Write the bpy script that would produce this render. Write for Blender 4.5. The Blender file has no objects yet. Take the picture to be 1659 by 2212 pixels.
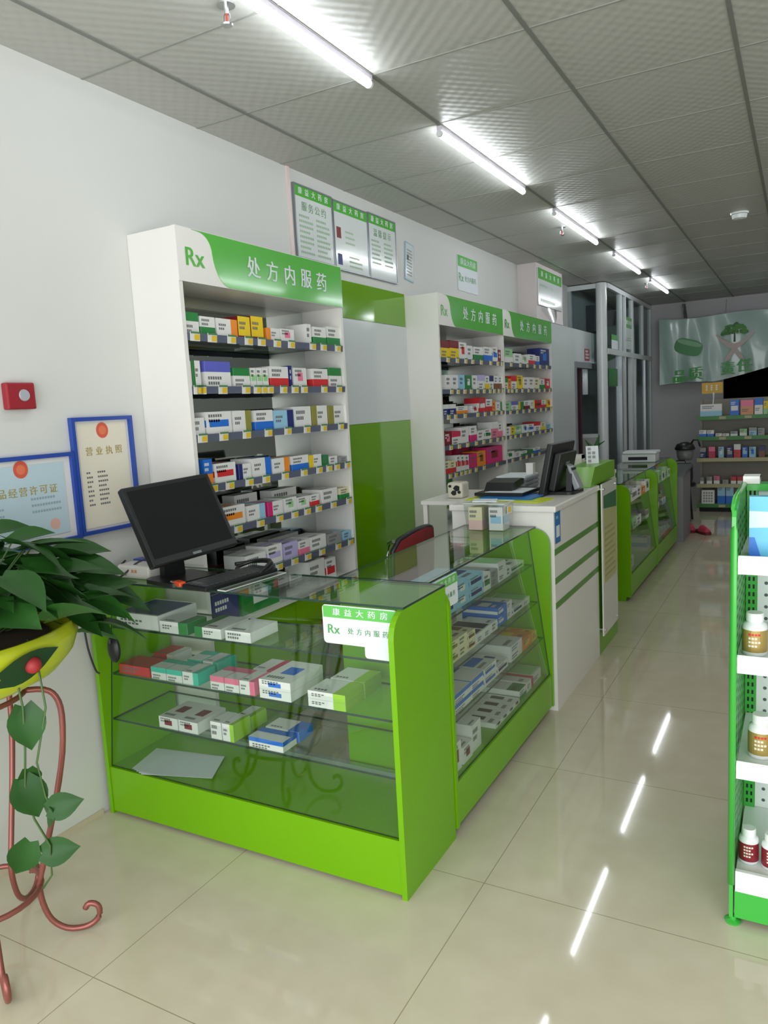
import bpy, bmesh, math, random
from mathutils import Vector, Matrix
S = bpy.context.scene
COL = S.collection
PI = math.pi
rnd = random.Random(7)

# ------------------------------------------------------------------ camera, world, light, exposure
cam = bpy.data.cameras.new('camera'); cam_o = bpy.data.objects.new('camera', cam); COL.objects.link(cam_o)
def cam_axes(yaw, pit, rol):
    f = Vector((-math.sin(yaw)*math.cos(pit), math.cos(yaw)*math.cos(pit), math.sin(pit)))
    r0 = Vector((math.cos(yaw), math.sin(yaw), 0)); u0 = r0.cross(f)
    return math.cos(rol)*r0 + math.sin(rol)*u0, -math.sin(rol)*r0 + math.cos(rol)*u0, f
_r, _u, _f = cam_axes(0.509031, -0.135062, -0.0549997)
M = Matrix((_r, _u, -_f)).transposed().to_4x4(); M.translation = (0, 0, 1.459)
cam_o.matrix_world = M
cam.sensor_fit = 'VERTICAL'; cam.sensor_height = 36; cam.sensor_width = 27
cam.lens = 1627.98*36/2212; cam.clip_start = 0.05; cam.clip_end = 100
S.camera = cam_o

W = bpy.data.worlds.new('world'); S.world = W; W.use_nodes = True
W.node_tree.nodes['Background'].inputs['Color'].default_value = (0.80, 0.90, 1.0, 1)
W.node_tree.nodes['Background'].inputs['Strength'].default_value = 0.6
day = bpy.data.lights.new('daylight', 'AREA'); day.shape = 'RECTANGLE'; day.size = 5.38; day.size_y = 2.3
day.energy = 128; day.color = (0.97, 0.985, 1.0)
day_o = bpy.data.objects.new('daylight', day); COL.objects.link(day_o)
day_o.location = (0.44, -0.9, 1.2); day_o.rotation_euler = (PI/2, 0, 0)   # in the shop front opening, shining in
TUBE = 22.0
S.view_settings.view_transform = 'Standard'; S.view_settings.look = 'None'
S.view_settings.exposure = 0.18; S.view_settings.gamma = 1.0; S.view_settings.use_curve_mapping = False
S.cycles.use_denoising = True
S.cycles.max_bounces = 10; S.cycles.diffuse_bounces = 4; S.cycles.glossy_bounces = 4
S.cycles.transparent_max_bounces = 28; S.cycles.sample_clamp_indirect = 6.0
S.cycles.caustics_reflective = False; S.cycles.caustics_refractive = False

# ------------------------------------------------------------------ materials
def lin(c):
    return tuple((v/12.92 if v <= 0.04045 else ((v+0.055)/1.055)**2.4) for v in (x/255 for x in c))
_m = {}
def mat(name, rgb, rough=0.5, metal=0.0, vary=0.0, spec=0.5, bump=0.0, scale=40, coat=0.0, emit=0.0):
    if name in _m: return _m[name]
    m = bpy.data.materials.new(name); m.use_nodes = True; nt = m.node_tree; N = nt.nodes; L = nt.links
    b = N['Principled BSDF']; c = lin(rgb)
    b.inputs['Base Color'].default_value = (*c, 1); b.inputs['Roughness'].default_value = rough
    b.inputs['Metallic'].default_value = metal; b.inputs['Specular IOR Level'].default_value = spec
    b.inputs['Coat Weight'].default_value = coat; b.inputs['Coat Roughness'].default_value = 0.08
    if emit:
        b.inputs['Emission Color'].default_value = (*c, 1); b.inputs['Emission Strength'].default_value = emit
    if vary or bump:
        tc = N.new('ShaderNodeTexCoord'); no = N.new('ShaderNodeTexNoise'); no.inputs['Scale'].default_value = scale
        L.new(tc.outputs['Object'], no.inputs['Vector'])
        if vary:
            mx = N.new('ShaderNodeMix'); mx.data_type = 'RGBA'
            mx.inputs['A'].default_value = (*[v*(1-vary) for v in c], 1); mx.inputs['B'].default_value = (*[min(1, v*(1+vary)) for v in c], 1)
            L.new(no.outputs['Fac'], mx.inputs['Factor']); L.new(mx.outputs['Result'], b.inputs['Base Color'])
        if bump:
            bp = N.new('ShaderNodeBump'); bp.inputs['Strength'].default_value = bump; bp.inputs['Distance'].default_value = 0.002
            L.new(no.outputs['Fac'], bp.inputs['Height']); L.new(bp.outputs['Normal'], b.inputs['Normal'])
    _m[name] = m; return m
def glass_mat(name, tint, refl=1.0, rough=0.0):
    if name in _m: return _m[name]
    m = bpy.data.materials.new(name); m.use_nodes = True; nt = m.node_tree; N = nt.nodes; L = nt.links
    N.remove(N['Principled BSDF']); out = N['Material Output']
    tr = N.new('ShaderNodeBsdfTransparent'); tr.inputs['Color'].default_value = (*tint, 1)
    gl = N.new('ShaderNodeBsdfGlossy'); gl.inputs['Roughness'].default_value = rough
    lw = N.new('ShaderNodeLayerWeight'); lw.inputs['Blend'].default_value = 0.5
    p = N.new('ShaderNodeMath'); p.operation = 'POWER'; p.inputs[1].default_value = 4.0
    a = N.new('ShaderNodeMath'); a.operation = 'MULTIPLY_ADD'; a.inputs[1].default_value = 0.75*refl; a.inputs[2].default_value = 0.04*refl
    mx = N.new('ShaderNodeMixShader')
    L.new(lw.outputs['Facing'], p.inputs[0]); L.new(p.outputs[0], a.inputs[0]); L.new(a.outputs[0], mx.inputs['Fac'])
    L.new(tr.outputs[0], mx.inputs[1]); L.new(gl.outputs[0], mx.inputs[2]); L.new(mx.outputs[0], out.inputs['Surface'])
    _m[name] = m; return m
def floor_mat():
    m = bpy.data.materials.new('polished_tile'); m.use_nodes = True; nt = m.node_tree; N = nt.nodes; L = nt.links
    b = N['Principled BSDF']; b.inputs['Roughness'].default_value = 0.045; b.inputs['Specular IOR Level'].default_value = 0.55
    tc = N.new('ShaderNodeTexCoord'); sp = N.new('ShaderNodeSeparateXYZ'); L.new(tc.outputs['Object'], sp.inputs[0])
    def joint(axis, off):
        s = N.new('ShaderNodeMath'); s.operation = 'ADD'; s.inputs[1].default_value = off; L.new(sp.outputs[axis], s.inputs[0])
        g = N.new('ShaderNodeMath'); g.operation = 'PINGPONG'; g.inputs[1].default_value = 0.4; L.new(s.outputs[0], g.inputs[0])
        l = N.new('ShaderNodeMath'); l.operation = 'LESS_THAN'; l.inputs[1].default_value = 0.0013; L.new(g.outputs[0], l.inputs[0]); return l
    jx = joint(0, 0.83+8); jy = joint(1, -1.99+8)
    mxm = N.new('ShaderNodeMath'); mxm.operation = 'MAXIMUM'; L.new(jx.outputs[0], mxm.inputs[0]); L.new(jy.outputs[0], mxm.inputs[1])
    n1 = N.new('ShaderNodeTexNoise'); n1.inputs['Scale'].default_value = 9; n1.inputs['Detail'].default_value = 8; L.new(tc.outputs['Object'], n1.inputs['Vector'])
    c1 = N.new('ShaderNodeMix'); c1.data_type = 'RGBA'
    c1.inputs['A'].default_value = (*lin((194, 184, 159)), 1); c1.inputs['B'].default_value = (*lin((212, 204, 182)), 1)
    L.new(n1.outputs['Fac'], c1.inputs['Factor'])
    c2 = N.new('ShaderNodeMix'); c2.data_type = 'RGBA'; c2.inputs['B'].default_value = (*lin((150, 140, 114)), 1)
    L.new(mxm.outputs[0], c2.inputs['Factor']); L.new(c1.outputs['Result'], c2.inputs['A']); L.new(c2.outputs['Result'], b.inputs['Base Color'])
    return m
def ceiling_mat():
    m = bpy.data.materials.new('embossed_ceiling_tile'); m.use_nodes = True; nt = m.node_tree; N = nt.nodes; L = nt.links
    b = N['Principled BSDF']; b.inputs['Base Color'].default_value = (*lin((178, 178, 172)), 1); b.inputs['Roughness'].default_value = 0.42
    tc = N.new('ShaderNodeTexCoord'); sp = N.new('ShaderNodeSeparateXYZ'); L.new(tc.outputs['Object'], sp.inputs[0])
    s = []
    for ax in (0, 1):
        k = N.new('ShaderNodeMath'); k.operation = 'MULTIPLY'; k.inputs[1].default_value = 2*PI/0.06; L.new(sp.outputs[ax], k.inputs[0])
        q = N.new('ShaderNodeMath'); q.operation = 'SINE'; L.new(k.outputs[0], q.inputs[0]); s.append(q)
    mu = N.new('ShaderNodeMath'); mu.operation = 'MULTIPLY'; L.new(s[0].outputs[0], mu.inputs[0]); L.new(s[1].outputs[0], mu.inputs[1])
    bp = N.new('ShaderNodeBump'); bp.inputs['Strength'].default_value = 0.25; bp.inputs['Distance'].default_value = 0.003
    L.new(mu.outputs[0], bp.inputs['Height']); L.new(bp.outputs['Normal'], b.inputs['Normal'])
    return m

PAL = dict(white=(226,226,222), green=(36,128,60), lightgreen=(150,205,140), orange=(236,140,40), yellow=(232,200,20), maroon=(120,26,36),
    red=(206,44,48), pink=(232,120,150), crimson=(205,40,84), magenta=(206,36,112), grey=(150,152,150), violet=(92,96,190), blue=(34,110,206),
    lightblue=(150,198,222), navy=(34,44,110), olive=(140,138,60), lilac=(186,178,222), cream=(228,220,180), brown=(130,76,44), peach=(214,150,110),
    teal=(60,190,165), black=(30,30,32), palepink=(230,194,186), lime=(150,200,40))
def pal(n): return mat('print_'+n, PAL[n], 0.42, vary=0.03, scale=60)
INK = mat('print_ink', (104, 106, 108), 0.5)
GREEN = mat('lime_laminate', (108, 168, 0), 0.28, vary=0.03, scale=3, coat=0.08, spec=0.35)
GREEN_D = mat('glossy_green_panel', (104, 158, 8), 0.09, coat=0.5, vary=0.02, scale=3)
HEAD = mat('header_green', (84, 176, 64), 0.18, coat=0.5)
WHITE = mat('white_laminate', (228, 226, 220), 0.3, vary=0.015, scale=5)
PANELW = mat('white_gloss_panel', (206, 212, 212), 0.16, coat=0.3)
WALL = mat('wall_paint', (210, 211, 207), 0.7, vary=0.015, scale=4, bump=0.05)
BACKW = mat('rear_wall_paint', (190, 188, 190), 0.75, vary=0.03, scale=4)
ALU = mat('aluminium', (188, 194, 198), 0.32, 0.7, vary=0.03)
PVC = mat('white_pvc', (214, 219, 220), 0.25)
BLACK = mat('black_plastic', (22, 24, 25), 0.35, vary=0.05)
SCREEN = mat('dark_screen', (18, 22, 22), 0.5, spec=0.2)
CHROME = mat('chrome', (220, 222, 225), 0.12, 1.0)
STRIP = mat('shelf_rail_plastic', (92, 98, 118), 0.35)
TAGW = mat('tag_card', (222, 222, 215), 0.5); TAGY = mat('tag_yellow', (226, 190, 40), 0.5); TAGG = mat('tag_green', (80, 130, 80), 0.5)
GLASS = glass_mat('clear_glass', (0.945, 0.98, 0.96)); GEDGE = mat('glass_edge', (28, 58, 48), 0.15)
SHELFG = glass_mat('shelf_glass', (0.92, 0.965, 0.94), 0.7)
DGLASS = glass_mat('partition_glass', (0.80, 0.86, 0.86), 0.7)
PLASTIC = glass_mat('clear_plastic', (0.90, 0.92, 0.91), 1.3, 0.12)
FILM = glass_mat('banner_film', (0.80, 0.88, 0.86), 1.0, 0.2)
MIRROR = mat('mirror', (206, 212, 208), 0.03, 1.0)
COPPER = mat('copper_enamel', (146, 84, 76), 0.3, 0.4)
POT = mat('lime_pot', (190, 200, 40), 0.3, vary=0.05, scale=8)
LEAF = mat('leaf', (36, 80, 28), 0.45, vary=0.45, scale=9, spec=0.3)
STEM = mat('vine', (70, 100, 50), 0.5)
BLUEF = mat('blue_frame', (40, 72, 160), 0.35)
PAPER = mat('paper', (220, 226, 230), 0.6, vary=0.01)
TARTAN = mat('dark_gap', (20, 20, 22), 0.7)
TEXTG = mat('poster_text', (150, 178, 150), 0.6)

# ------------------------------------------------------------------ mesh helpers
_text = {}
def text_mesh(s):
    key = s
    if s not in _text:
        c = bpy.data.curves.new('text', 'FONT'); c.body = key; o = bpy.data.objects.new('text', c); COL.objects.link(o)
        dg = bpy.context.evaluated_depsgraph_get(); me = o.evaluated_get(dg).to_mesh()
        _text[s] = ([v.co.copy() for v in me.vertices], [tuple(p.vertices) for p in me.polygons])
        o.evaluated_get(dg).to_mesh_clear(); bpy.data.objects.remove(o); bpy.data.curves.remove(c)
    return _text[s]
class MB:
    def __init__(s): s.v = []; s.f = []; s.i = []; s.mats = []
    def mi(s, m):
        if m not in s.mats: s.mats.append(m)
        return s.mats.index(m)
    def add(s, vs, fs, m):
        b = len(s.v); s.v += [tuple(v) for v in vs]; k = s.mi(m)
        for f in fs: s.f.append(tuple(b+i for i in f)); s.i.append(k)
        return s
    def box(s, x0, y0, z0, x1, y1, z1, m, edge=None, thin=None):
        vs = [(x0,y0,z0),(x1,y0,z0),(x1,y1,z0),(x0,y1,z0),(x0,y0,z1),(x1,y0,z1),(x1,y1,z1),(x0,y1,z1)]
        fs = [(3,2,1,0),(4,5,6,7),(0,1,5,4),(2,3,7,6),(1,2,6,5),(3,0,4,7)]
        if edge is None: return s.add(vs, fs, m)
        pair = {'z': (0,1), 'y': (2,3), 'x': (4,5)}[thin]
        s.add(vs, [fs[k] for k in pair], m); return s.add(vs, [fs[k] for k in range(6) if k not in pair], edge)
    def quad(s, a, b, c, d, m): return s.add([a, b, c, d], [(0,1,2,3)], m)
    def prism(s, poly, ax, a, b, m, edge=None):
        n = len(poly); P = {'x': lambda p, t: (t, p[0], p[1]), 'y': lambda p, t: (p[0], t, p[1]), 'z': lambda p, t: (p[0], p[1], t)}[ax]
        vs = [P(p, a) for p in poly]+[P(p, b) for p in poly]
        s.add(vs, [tuple(range(n))[::-1], tuple(range(n, 2*n))], m)
        return s.add(vs, [(i, (i+1) % n, n+(i+1) % n, n+i) for i in range(n)], edge or m)
    def tube(s, pts, r, m, n=8, closed=False):
        pts = [Vector(p) for p in pts]; k = len(pts); rs = r if isinstance(r, (list, tuple)) else [r]*k; vs = []; up = Vector((0.13, 0.21, 1)).normalized()
        for i, p in enumerate(pts):
            a = pts[(i-1) % k] if closed or i else p; c = pts[(i+1) % k] if closed or i < k-1 else p
            t = (c-a).normalized(); u = t.cross(up)
            if u.length < 1e-3: u = t.cross(Vector((1, 0, 0)))
            u.normalize(); w = t.cross(u)
            vs += [p+rs[i]*(math.cos(2*PI*j/n)*u+math.sin(2*PI*j/n)*w) for j in range(n)]
        fs = []
        for i in range(k if closed else k-1):
            for j in range(n):
                a, b = i*n+j, i*n+(j+1) % n; c, d = ((i+1) % k)*n+(j+1) % n, ((i+1) % k)*n+j; fs.append((a, b, c, d))
        if not closed: fs += [tuple(range(n))[::-1], tuple(range((k-1)*n, k*n))]
        return s.add(vs, fs, m)
    def lathe(s, prof, m, n=20, c=(0, 0, 0), sx=1, sy=1):
        vs = [(c[0]+sx*r*math.cos(2*PI*j/n), c[1]+sy*r*math.sin(2*PI*j/n), c[2]+z) for r, z in prof for j in range(n)]
        fs = [(i*n+j, i*n+(j+1) % n, (i+1)*n+(j+1) % n, (i+1)*n+j) for i in range(len(prof)-1) for j in range(n)]
        fs += [tuple(range(n))[::-1], tuple(range((len(prof)-1)*n, len(prof)*n))]
        return s.add(vs, fs, m)
    def ball(s, c, r, m, n=14, sc=(1, 1, 1)):
        prof = [(max(1e-4, r*math.sin(PI*i/8)), -r*math.cos(PI*i/8)*sc[2]) for i in range(9)]
        return s.lathe(prof, m, n, c, sc[0], sc[1])
    def text(s, t, size, m, o, xd, yd, align='c', stretch=1.0, bold=0.02):
        vs, fs = text_mesh(t); xs = [v.x for v in vs]; ys = [v.y for v in vs]; o = Vector(o); xd = Vector(xd); yd = Vector(yd)
        cx = (min(xs)+max(xs))/2 if align == 'c' else min(xs); cy = (min(ys)+max(ys))/2
        nrm = xd.cross(yd)
        for k, dx in enumerate((-bold, bold) if bold else (0,)): s.add([o+nrm*(.0001*k)+xd*((v.x-cx+dx)*size*stretch)+yd*((v.y-cy)*size) for v in vs], fs, m)
        return s
    def rows(s, o, xd, yd, w, lines, pitch, h, m, gap=0.35, unit=None):
        o = Vector(o); xd = Vector(xd); yd = Vector(yd); u = unit or h
        for k in range(lines):
            n = int(w/(u*(1+gap))*(1 if k % 3 else 0.8)); y = -k*pitch
            for j in range(n):
                x = j*u*(1+gap); p = o+xd*x+yd*y
                s.quad(p, p+xd*u, p+xd*u-yd*h, p-yd*h, m)
        return s
    def build(s, name, parent=None, bevel=0.0, smooth=False, seg=2, loc=None, recalc=True):
        me = bpy.data.meshes.new(name); me.from_pydata(s.v, [], s.f)
        for m in s.mats: me.materials.append(m)
        for p, k in zip(me.polygons, s.i): p.material_index = k
        if bevel or recalc:
            bm = bmesh.new(); bm.from_mesh(me)
            if bevel:
                bmesh.ops.remove_doubles(bm, verts=bm.verts, dist=1e-5)
            bmesh.ops.recalc_face_normals(bm, faces=bm.faces)
            if bevel:
                es = [e for e in bm.edges if len(e.link_faces) == 2 and e.calc_face_angle(0) > 0.5]
                bmesh.ops.bevel(bm, geom=es, offset=bevel, segments=seg, profile=0.5, affect='EDGES', clamp_overlap=True)
            bm.to_mesh(me); bm.free()
        if smooth:
            for p in me.polygons: p.use_smooth = True
        o = bpy.data.objects.new(name, me); COL.objects.link(o)
        if parent: o.parent = parent
        if loc: o.location = loc
        return o
def thing(name, label, cat, loc=(0, 0, 0), rz=0, group=None, rot=None):
    o = bpy.data.objects.new(name, None); COL.objects.link(o); o.location = loc; o.rotation_euler = rot or (0, 0, rz); o.empty_display_size = 0.05
    o['label'] = label; o['category'] = cat
    if group: o['group'] = group
    return o
def tag(o, label, cat, group=None):
    o['label'] = label; o['category'] = cat
    if group: o['group'] = group
    return o
def struct(o, label=None, cat=None):
    o['kind'] = 'structure'
    if label: o['label'] = label; o['category'] = cat
    return o
def rrect(x0, y0, x1, y1, r, n=5):
    out = []
    for cx, cy, a in ((x1-r, y1-r, 0), (x0+r, y1-r, PI/2), (x0+r, y0+r, PI), (x1-r, y0+r, 1.5*PI)):
        out += [(cx+r*math.cos(a+PI/2*i/n), cy+r*math.sin(a+PI/2*i/n)) for i in range(n+1)]
    return out
ORD = ['first','second','third','fourth','fifth','sixth','seventh','eighth','ninth','tenth','eleventh','twelfth','thirteenth','fourteenth','fifteenth','sixteenth','seventeenth','eighteenth','nineteenth','twentieth']
CNAME = dict(lightgreen='pale green', lightblue='pale blue', lime='lime green')
STY = dict(top='{} top', low='{} base', mid='{} band', left='{} left', right='{} right', side='{} sides', dot='{} patch', text='small print', grid='printed grid', face='{} lid')
def desc(base, band, st):
    return '%s box with %s' % (CNAME.get(base, base), STY[st].format(CNAME.get(band, band)))

def med_box(name, w, d, h, base, band, st, loc, rz, label, group, cat='medicine box', lying=False):
    """carton with its printing; front is local -y"""
    mb = MB(); B = pal(base); C = pal(band); e = 0.0005; x0, x1, y0, y1 = -w/2, w/2, -d/2, d/2
    mb.box(x0, y0, 0, x1, y1, h, B)
    def front(a, b, c, f, m): mb.quad((x0+a*w, y0-e, c*h), (x0+b*w, y0-e, c*h), (x0+b*w, y0-e, f*h), (x0+a*w, y0-e, f*h), m)
    def sides(a, b, c, f, m):
        for x in (x0-e, x1+e): mb.quad((x, y0+a*d, c*h), (x, y0+b*d, c*h), (x, y0+b*d, f*h), (x, y0+a*d, f*h), m)
    def top(a, b, c, f, m): mb.quad((x0+a*w, y0+c*d, h+e), (x0+b*w, y0+c*d, h+e), (x0+b*w, y0+f*d, h+e), (x0+a*w, y0+f*d, h+e), m)
    if st == 'top': front(0, 1, .58, 1, C); sides(0, 1, .58, 1, C); top(0, 1, 0, 1, C) if not lying else top(0, 1, .6, 1, C)
    elif st == 'low': front(0, 1, 0, .42, C); sides(0, 1, 0, .42, C); lying and top(0, 1, 0, .3, C)
    elif st == 'mid': front(.12, .88, .3, .62, C); sides(0, 1, .3, .62, C); top(.1, .9, .3, .6, C)
    elif st == 'left': front(0, .3, 0, 1, C); top(0, .3, 0, 1, C); mb.quad((x0-e, y0, 0), (x0-e, y1, 0), (x0-e, y1, h), (x0-e, y0, h), C)
    elif st == 'right': front(.68, 1, 0, 1, C); top(.68, 1, 0, 1, C); mb.quad((x1+e, y0, 0), (x1+e, y1, 0), (x1+e, y1, h), (x1+e, y0, h), C)
    elif st == 'side': sides(0, 1, 0, 1, C); front(0, 1, .0, .1, C)
    elif st == 'dot': front(.3, .7, .3, .75, C); top(.3, .75, .35, .7, C)
    elif st == 'face': top(.03, .97, .05, .95, C)
    if st == 'grid':
        for i in range(4):
            for j in range(4): front(.12+.2*i, .26+.2*i, .12+.2*j, .26+.2*j, C)
    # small print as rows of marks
    t = INK if base not in ('navy', 'maroon', 'black', 'blue') else pal('white')
    zz = {'top': .4, 'low': .86, 'mid': .88, 'dot': .9, 'text': .8, 'left': .7, 'right': .7, 'side': .75, 'face': .6, 'grid': .99}[st]
    ux = .36 if st == 'left' else .1; n = 4 if st in ('left', 'right') else 6
    mh = min(.13*h, .012) if st != 'text' else min(.2*h, .016)
    for k in range(2 if st != 'grid' else 0):
        for j in range(n - k):
            a = ux+j*.09; zt = zz*h-k*mh*1.7
            if zt-mh > .04*h: mb.quad((x0+a*w, y0-e, zt-mh), (x0+(a+.065)*w, y0-e, zt-mh), (x0+(a+.065)*w, y0-e, zt), (x0+a*w, y0-e, zt), t)
            if k == 0 and st not in ('top', 'face'): top(a, a+.065, .12, .22, t)
    o = mb.build(name, recalc=False); o.location = loc; o.rotation_euler = (0, 0, rz)
    return tag(o, label, cat, group)
def seen_rows(table, xf, where, group, depth=0.12, first=0):
    """rows of cartons standing on the shelves of a wall cabinet, front plane x = xf, facing the aisle"""
    sh = ['top', 'second', 'third', 'fourth', 'fifth', 'sixth', 'lowest']
    for k, (z, items) in enumerate(table):
        for j, (y, w, h, base, band, st) in enumerate(items):
            med_box('medicine_box', w-0.004, depth, h, base, band, st, (xf-depth/2, y, z), PI/2,
                '%s, %s from left, %s shelf, %s' % (desc(base, band, st), ORD[j], sh[k], where), group)

# ------------------------------------------------------------------ the room
H = 2.70; YB = 11.4
struct(MB().box(-2.45, -1.2, -.1, 3.7, YB+.1, 0, floor_mat()).build('floor'))
struct(MB().box(-2.45, -1.2, H, 3.7, YB+.1, H+.08, ceiling_mat()).build('ceiling'))
struct(MB().box(-2.42, -1.0, 0, -2.30, YB, H, WALL).build('wall_left'))
struct(MB().box(3.5, -1.0, 0, 3.62, YB, H, WALL).build('wall_right'))
struct(MB().box(-2.42, YB, 0, 3.62, YB+.1, H, BACKW).build('wall_back'))
struct(MB().box(-2.30, -1.0, 2.38, 3.5, -.86, H, WALL).box(-2.30, -1.0, 0, -2.26, -.86, 2.38, WALL).box(3.15, -1.0, 0, 3.5, -.86, 2.38, WALL).build('wall_front'))
TB = mat('ceiling_bar', (120, 122, 116), 0.5); TB2 = mat('ceiling_joint', (148, 149, 143), 0.5)
mb = MB()
for k in range(-1, 9):
    x = -2.03+.6*(k); mb.box(x-.008, -.86, H-.004, x+.008, YB, H+.002, TB) if k >= 0 else None
struct(mb.build('trim_1'))
mb = MB()
for k in range(-5, 15):
    y = 2.658+.6*k; mb.box(-2.30, y-.005, H-.002, 3.5, y+.005, H+.002, TB2)
struct(mb.build('trim_2'))
struct(MB().box(-2.30, 3.295, 2.20, -2.292, 3.32, H, mat('pale_pink_strip', (224, 208, 204), .5)).build('trim_3'))
SKIRT = mat('skirting_tile', (196, 184, 160), .25)
struct(MB().box(-2.30, -.86, 0, -2.291, 1.80, .018, SKIRT).build('baseboard_left'))
struct(MB().box(-2.30, 6.86, 2.20, -2.125, 7.72, H, mat('column_paint', (214, 206, 204), .7, vary=.02)).build('wall_column'))

# ------------------------------------------------------------------ ceiling tubes
EMIT = mat('lit_tube', (244, 250, 255), .5, emit=TUBE)
for n, (k, nm) in enumerate(zip((-2, 1, 4, 7, 10), ('nearest to the shop front, at the top edge', 'second from the front, over the counters', 'third from the front', 'fourth from the front', 'farthest, near the rear banner'))):
  for tx in (-1.437, .40):
    y0 = 2.658+.6*k+.01; y1 = y0+1.18
    t = thing('ceiling_tube_light', ('lit white ceiling tube light, %s' if tx < 0 else 'right hand row ceiling tube light, %s') % nm, 'light', (tx, (y0+y1)/2, H), group='ceiling tube lights in a line')
    l = (y1-y0)/2
    MB().box(-.011, -l, -.022, .011, l, -.0045, mat('tube_housing', (214, 206, 220), .4)).build('housing', t)
    mb = MB(); mb.tube([(0, -l+.012, -.036), (0, l-.012, -.036)], .0145, EMIT, 12); mb.build('tube', t, smooth=False)
    for s in (-1, 1):
        MB().tube([(0, s*(l-.012), -.036), (0, s*l, -.036)], .0148, PVC, 12).build('end_cap', t)
for y, w in ((1.966, 'beside the nearest tube light'), (5.65, 'beside the third tube light'), (9.1, 'beside the farthest tube light')):
    t = thing('sprinkler', 'small metal ceiling sprinkler %s' % w, 'sprinkler', (-1.548, y, H), group='ceiling sprinklers')
    MB().lathe([(.028, -.006), (.028, 0)], CHROME, 16).build('escutcheon', t)
    MB().tube([(0, 0, 0), (0, 0, -.03)], .008, CHROME).lathe([(.016, -.062), (.018, -.058)], CHROME, 12).tube([(.010, 0, -.028), (.013, 0, -.045), (.004, 0, -.06)], .002, CHROME, 6).tube([(-.010, 0, -.028), (-.013, 0, -.045), (-.004, 0, -.06)], .002, CHROME, 6).build('head', t)
    MB().tube([(0, 0, -.03), (0, 0, -.056)], .003, mat('red_bulb', (190, 40, 30), .2)).build('bulb', t)
t = thing('smoke_detector', 'round white smoke detector on the ceiling tiles', 'smoke detector', (-.41, 6.13, H))
MB().lathe([(.058, -.012), (.062, 0)], PVC, 24).build('base', t); MB().lathe([(.02, -.046), (.046, -.04), (.052, -.014)], PVC, 24).build('sensor_dome', t)

# ------------------------------------------------------------------ tall wall cabinets
UNIT1=[
(1.79,[(2.256,0.097,0.08,'white','green','top'),(2.354,0.089,0.07,'white','green','low'),(2.471,0.132,0.07,'white','orange','right'),(2.581,0.083,0.088,'yellow','maroon','side'),(2.669,0.087,0.095,'yellow','maroon','side'),(2.781,0.099,0.053,'white','orange','left'),(2.888,0.108,0.056,'white','pink','dot'),(3.062,0.043,0.091,'white','grey','text'),(3.156,0.115,0.082,'white','green','low'),(3.285,0.126,0.091,'white','green','low')]),
(1.587,[(2.22,0.041,0.098,'white','green','left'),(2.267,0.049,0.1,'white','green','left'),(2.392,0.157,0.1,'white','violet','top'),(2.539,0.109,0.077,'white','green','top'),(2.616,0.038,0.079,'white','lightgreen','mid'),(2.658,0.039,0.079,'white','lightgreen','mid'),(2.702,0.043,0.08,'white','lightgreen','mid'),(2.804,0.14,0.089,'white','red','low'),(2.892,0.022,0.095,'navy','white','text'),(2.967,0.106,0.086,'white','pink','dot'),(3.138,0.136,0.085,'white','red','low'),(3.274,0.118,0.092,'white','green','top')]),
(1.4,[(2.249,0.081,0.066,'white','grey','text'),(2.374,0.157,0.087,'white','blue','mid'),(2.52,0.122,0.087,'white','olive','right'),(2.669,0.132,0.085,'white','blue','low'),(2.814,0.153,0.081,'lightblue','navy','right'),(2.967,0.138,0.094,'white','grey','text'),(3.112,0.136,0.095,'white','olive','left'),(3.27,0.163,0.092,'white','olive','left')]),
(1.2,[(2.286,0.054,0.101,'blue','orange','low'),(2.387,0.135,0.078,'white','red','mid'),(2.513,0.086,0.063,'white','navy','left'),(2.629,0.134,0.079,'white','blue','right'),(2.769,0.13,0.067,'white','orange','right'),(2.919,0.14,0.066,'white','blue','low'),(3.049,0.105,0.06,'white','yellow','left'),(3.137,0.055,0.051,'green','white','text'),(3.21,0.074,0.04,'white','grey','text'),(3.313,0.087,0.03,'grey','white','text')]),
(1.015,[(2.417,0.151,0.081,'white','orange','mid'),(2.566,0.129,0.066,'white','lightblue','right'),(2.704,0.114,0.062,'white','magenta','left'),(2.821,0.099,0.064,'white','lightgreen','dot'),(2.924,0.1,0.055,'white','lightgreen','dot'),(3.021,0.077,0.054,'white','red','low'),(3.155,0.142,0.067,'white','grey','text'),(3.303,0.11,0.055,'cream','green','low')]),
(0.8,[(2.538,0.145,0.068,'white','grey','text'),(2.674,0.114,0.083,'white','lilac','mid'),(2.795,0.114,0.072,'lilac','white','text'),(2.904,0.089,0.063,'white','pink','low'),(3.026,0.139,0.064,'white','grey','text'),(3.175,0.132,0.053,'grey','white','text'),(3.296,0.083,0.042,'lightblue','white','text')]),
(0.62,[(2.995,0.143,0.128,'white','grey','text'),(3.122,0.095,0.114,'white','red','mid')]),
]
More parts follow.
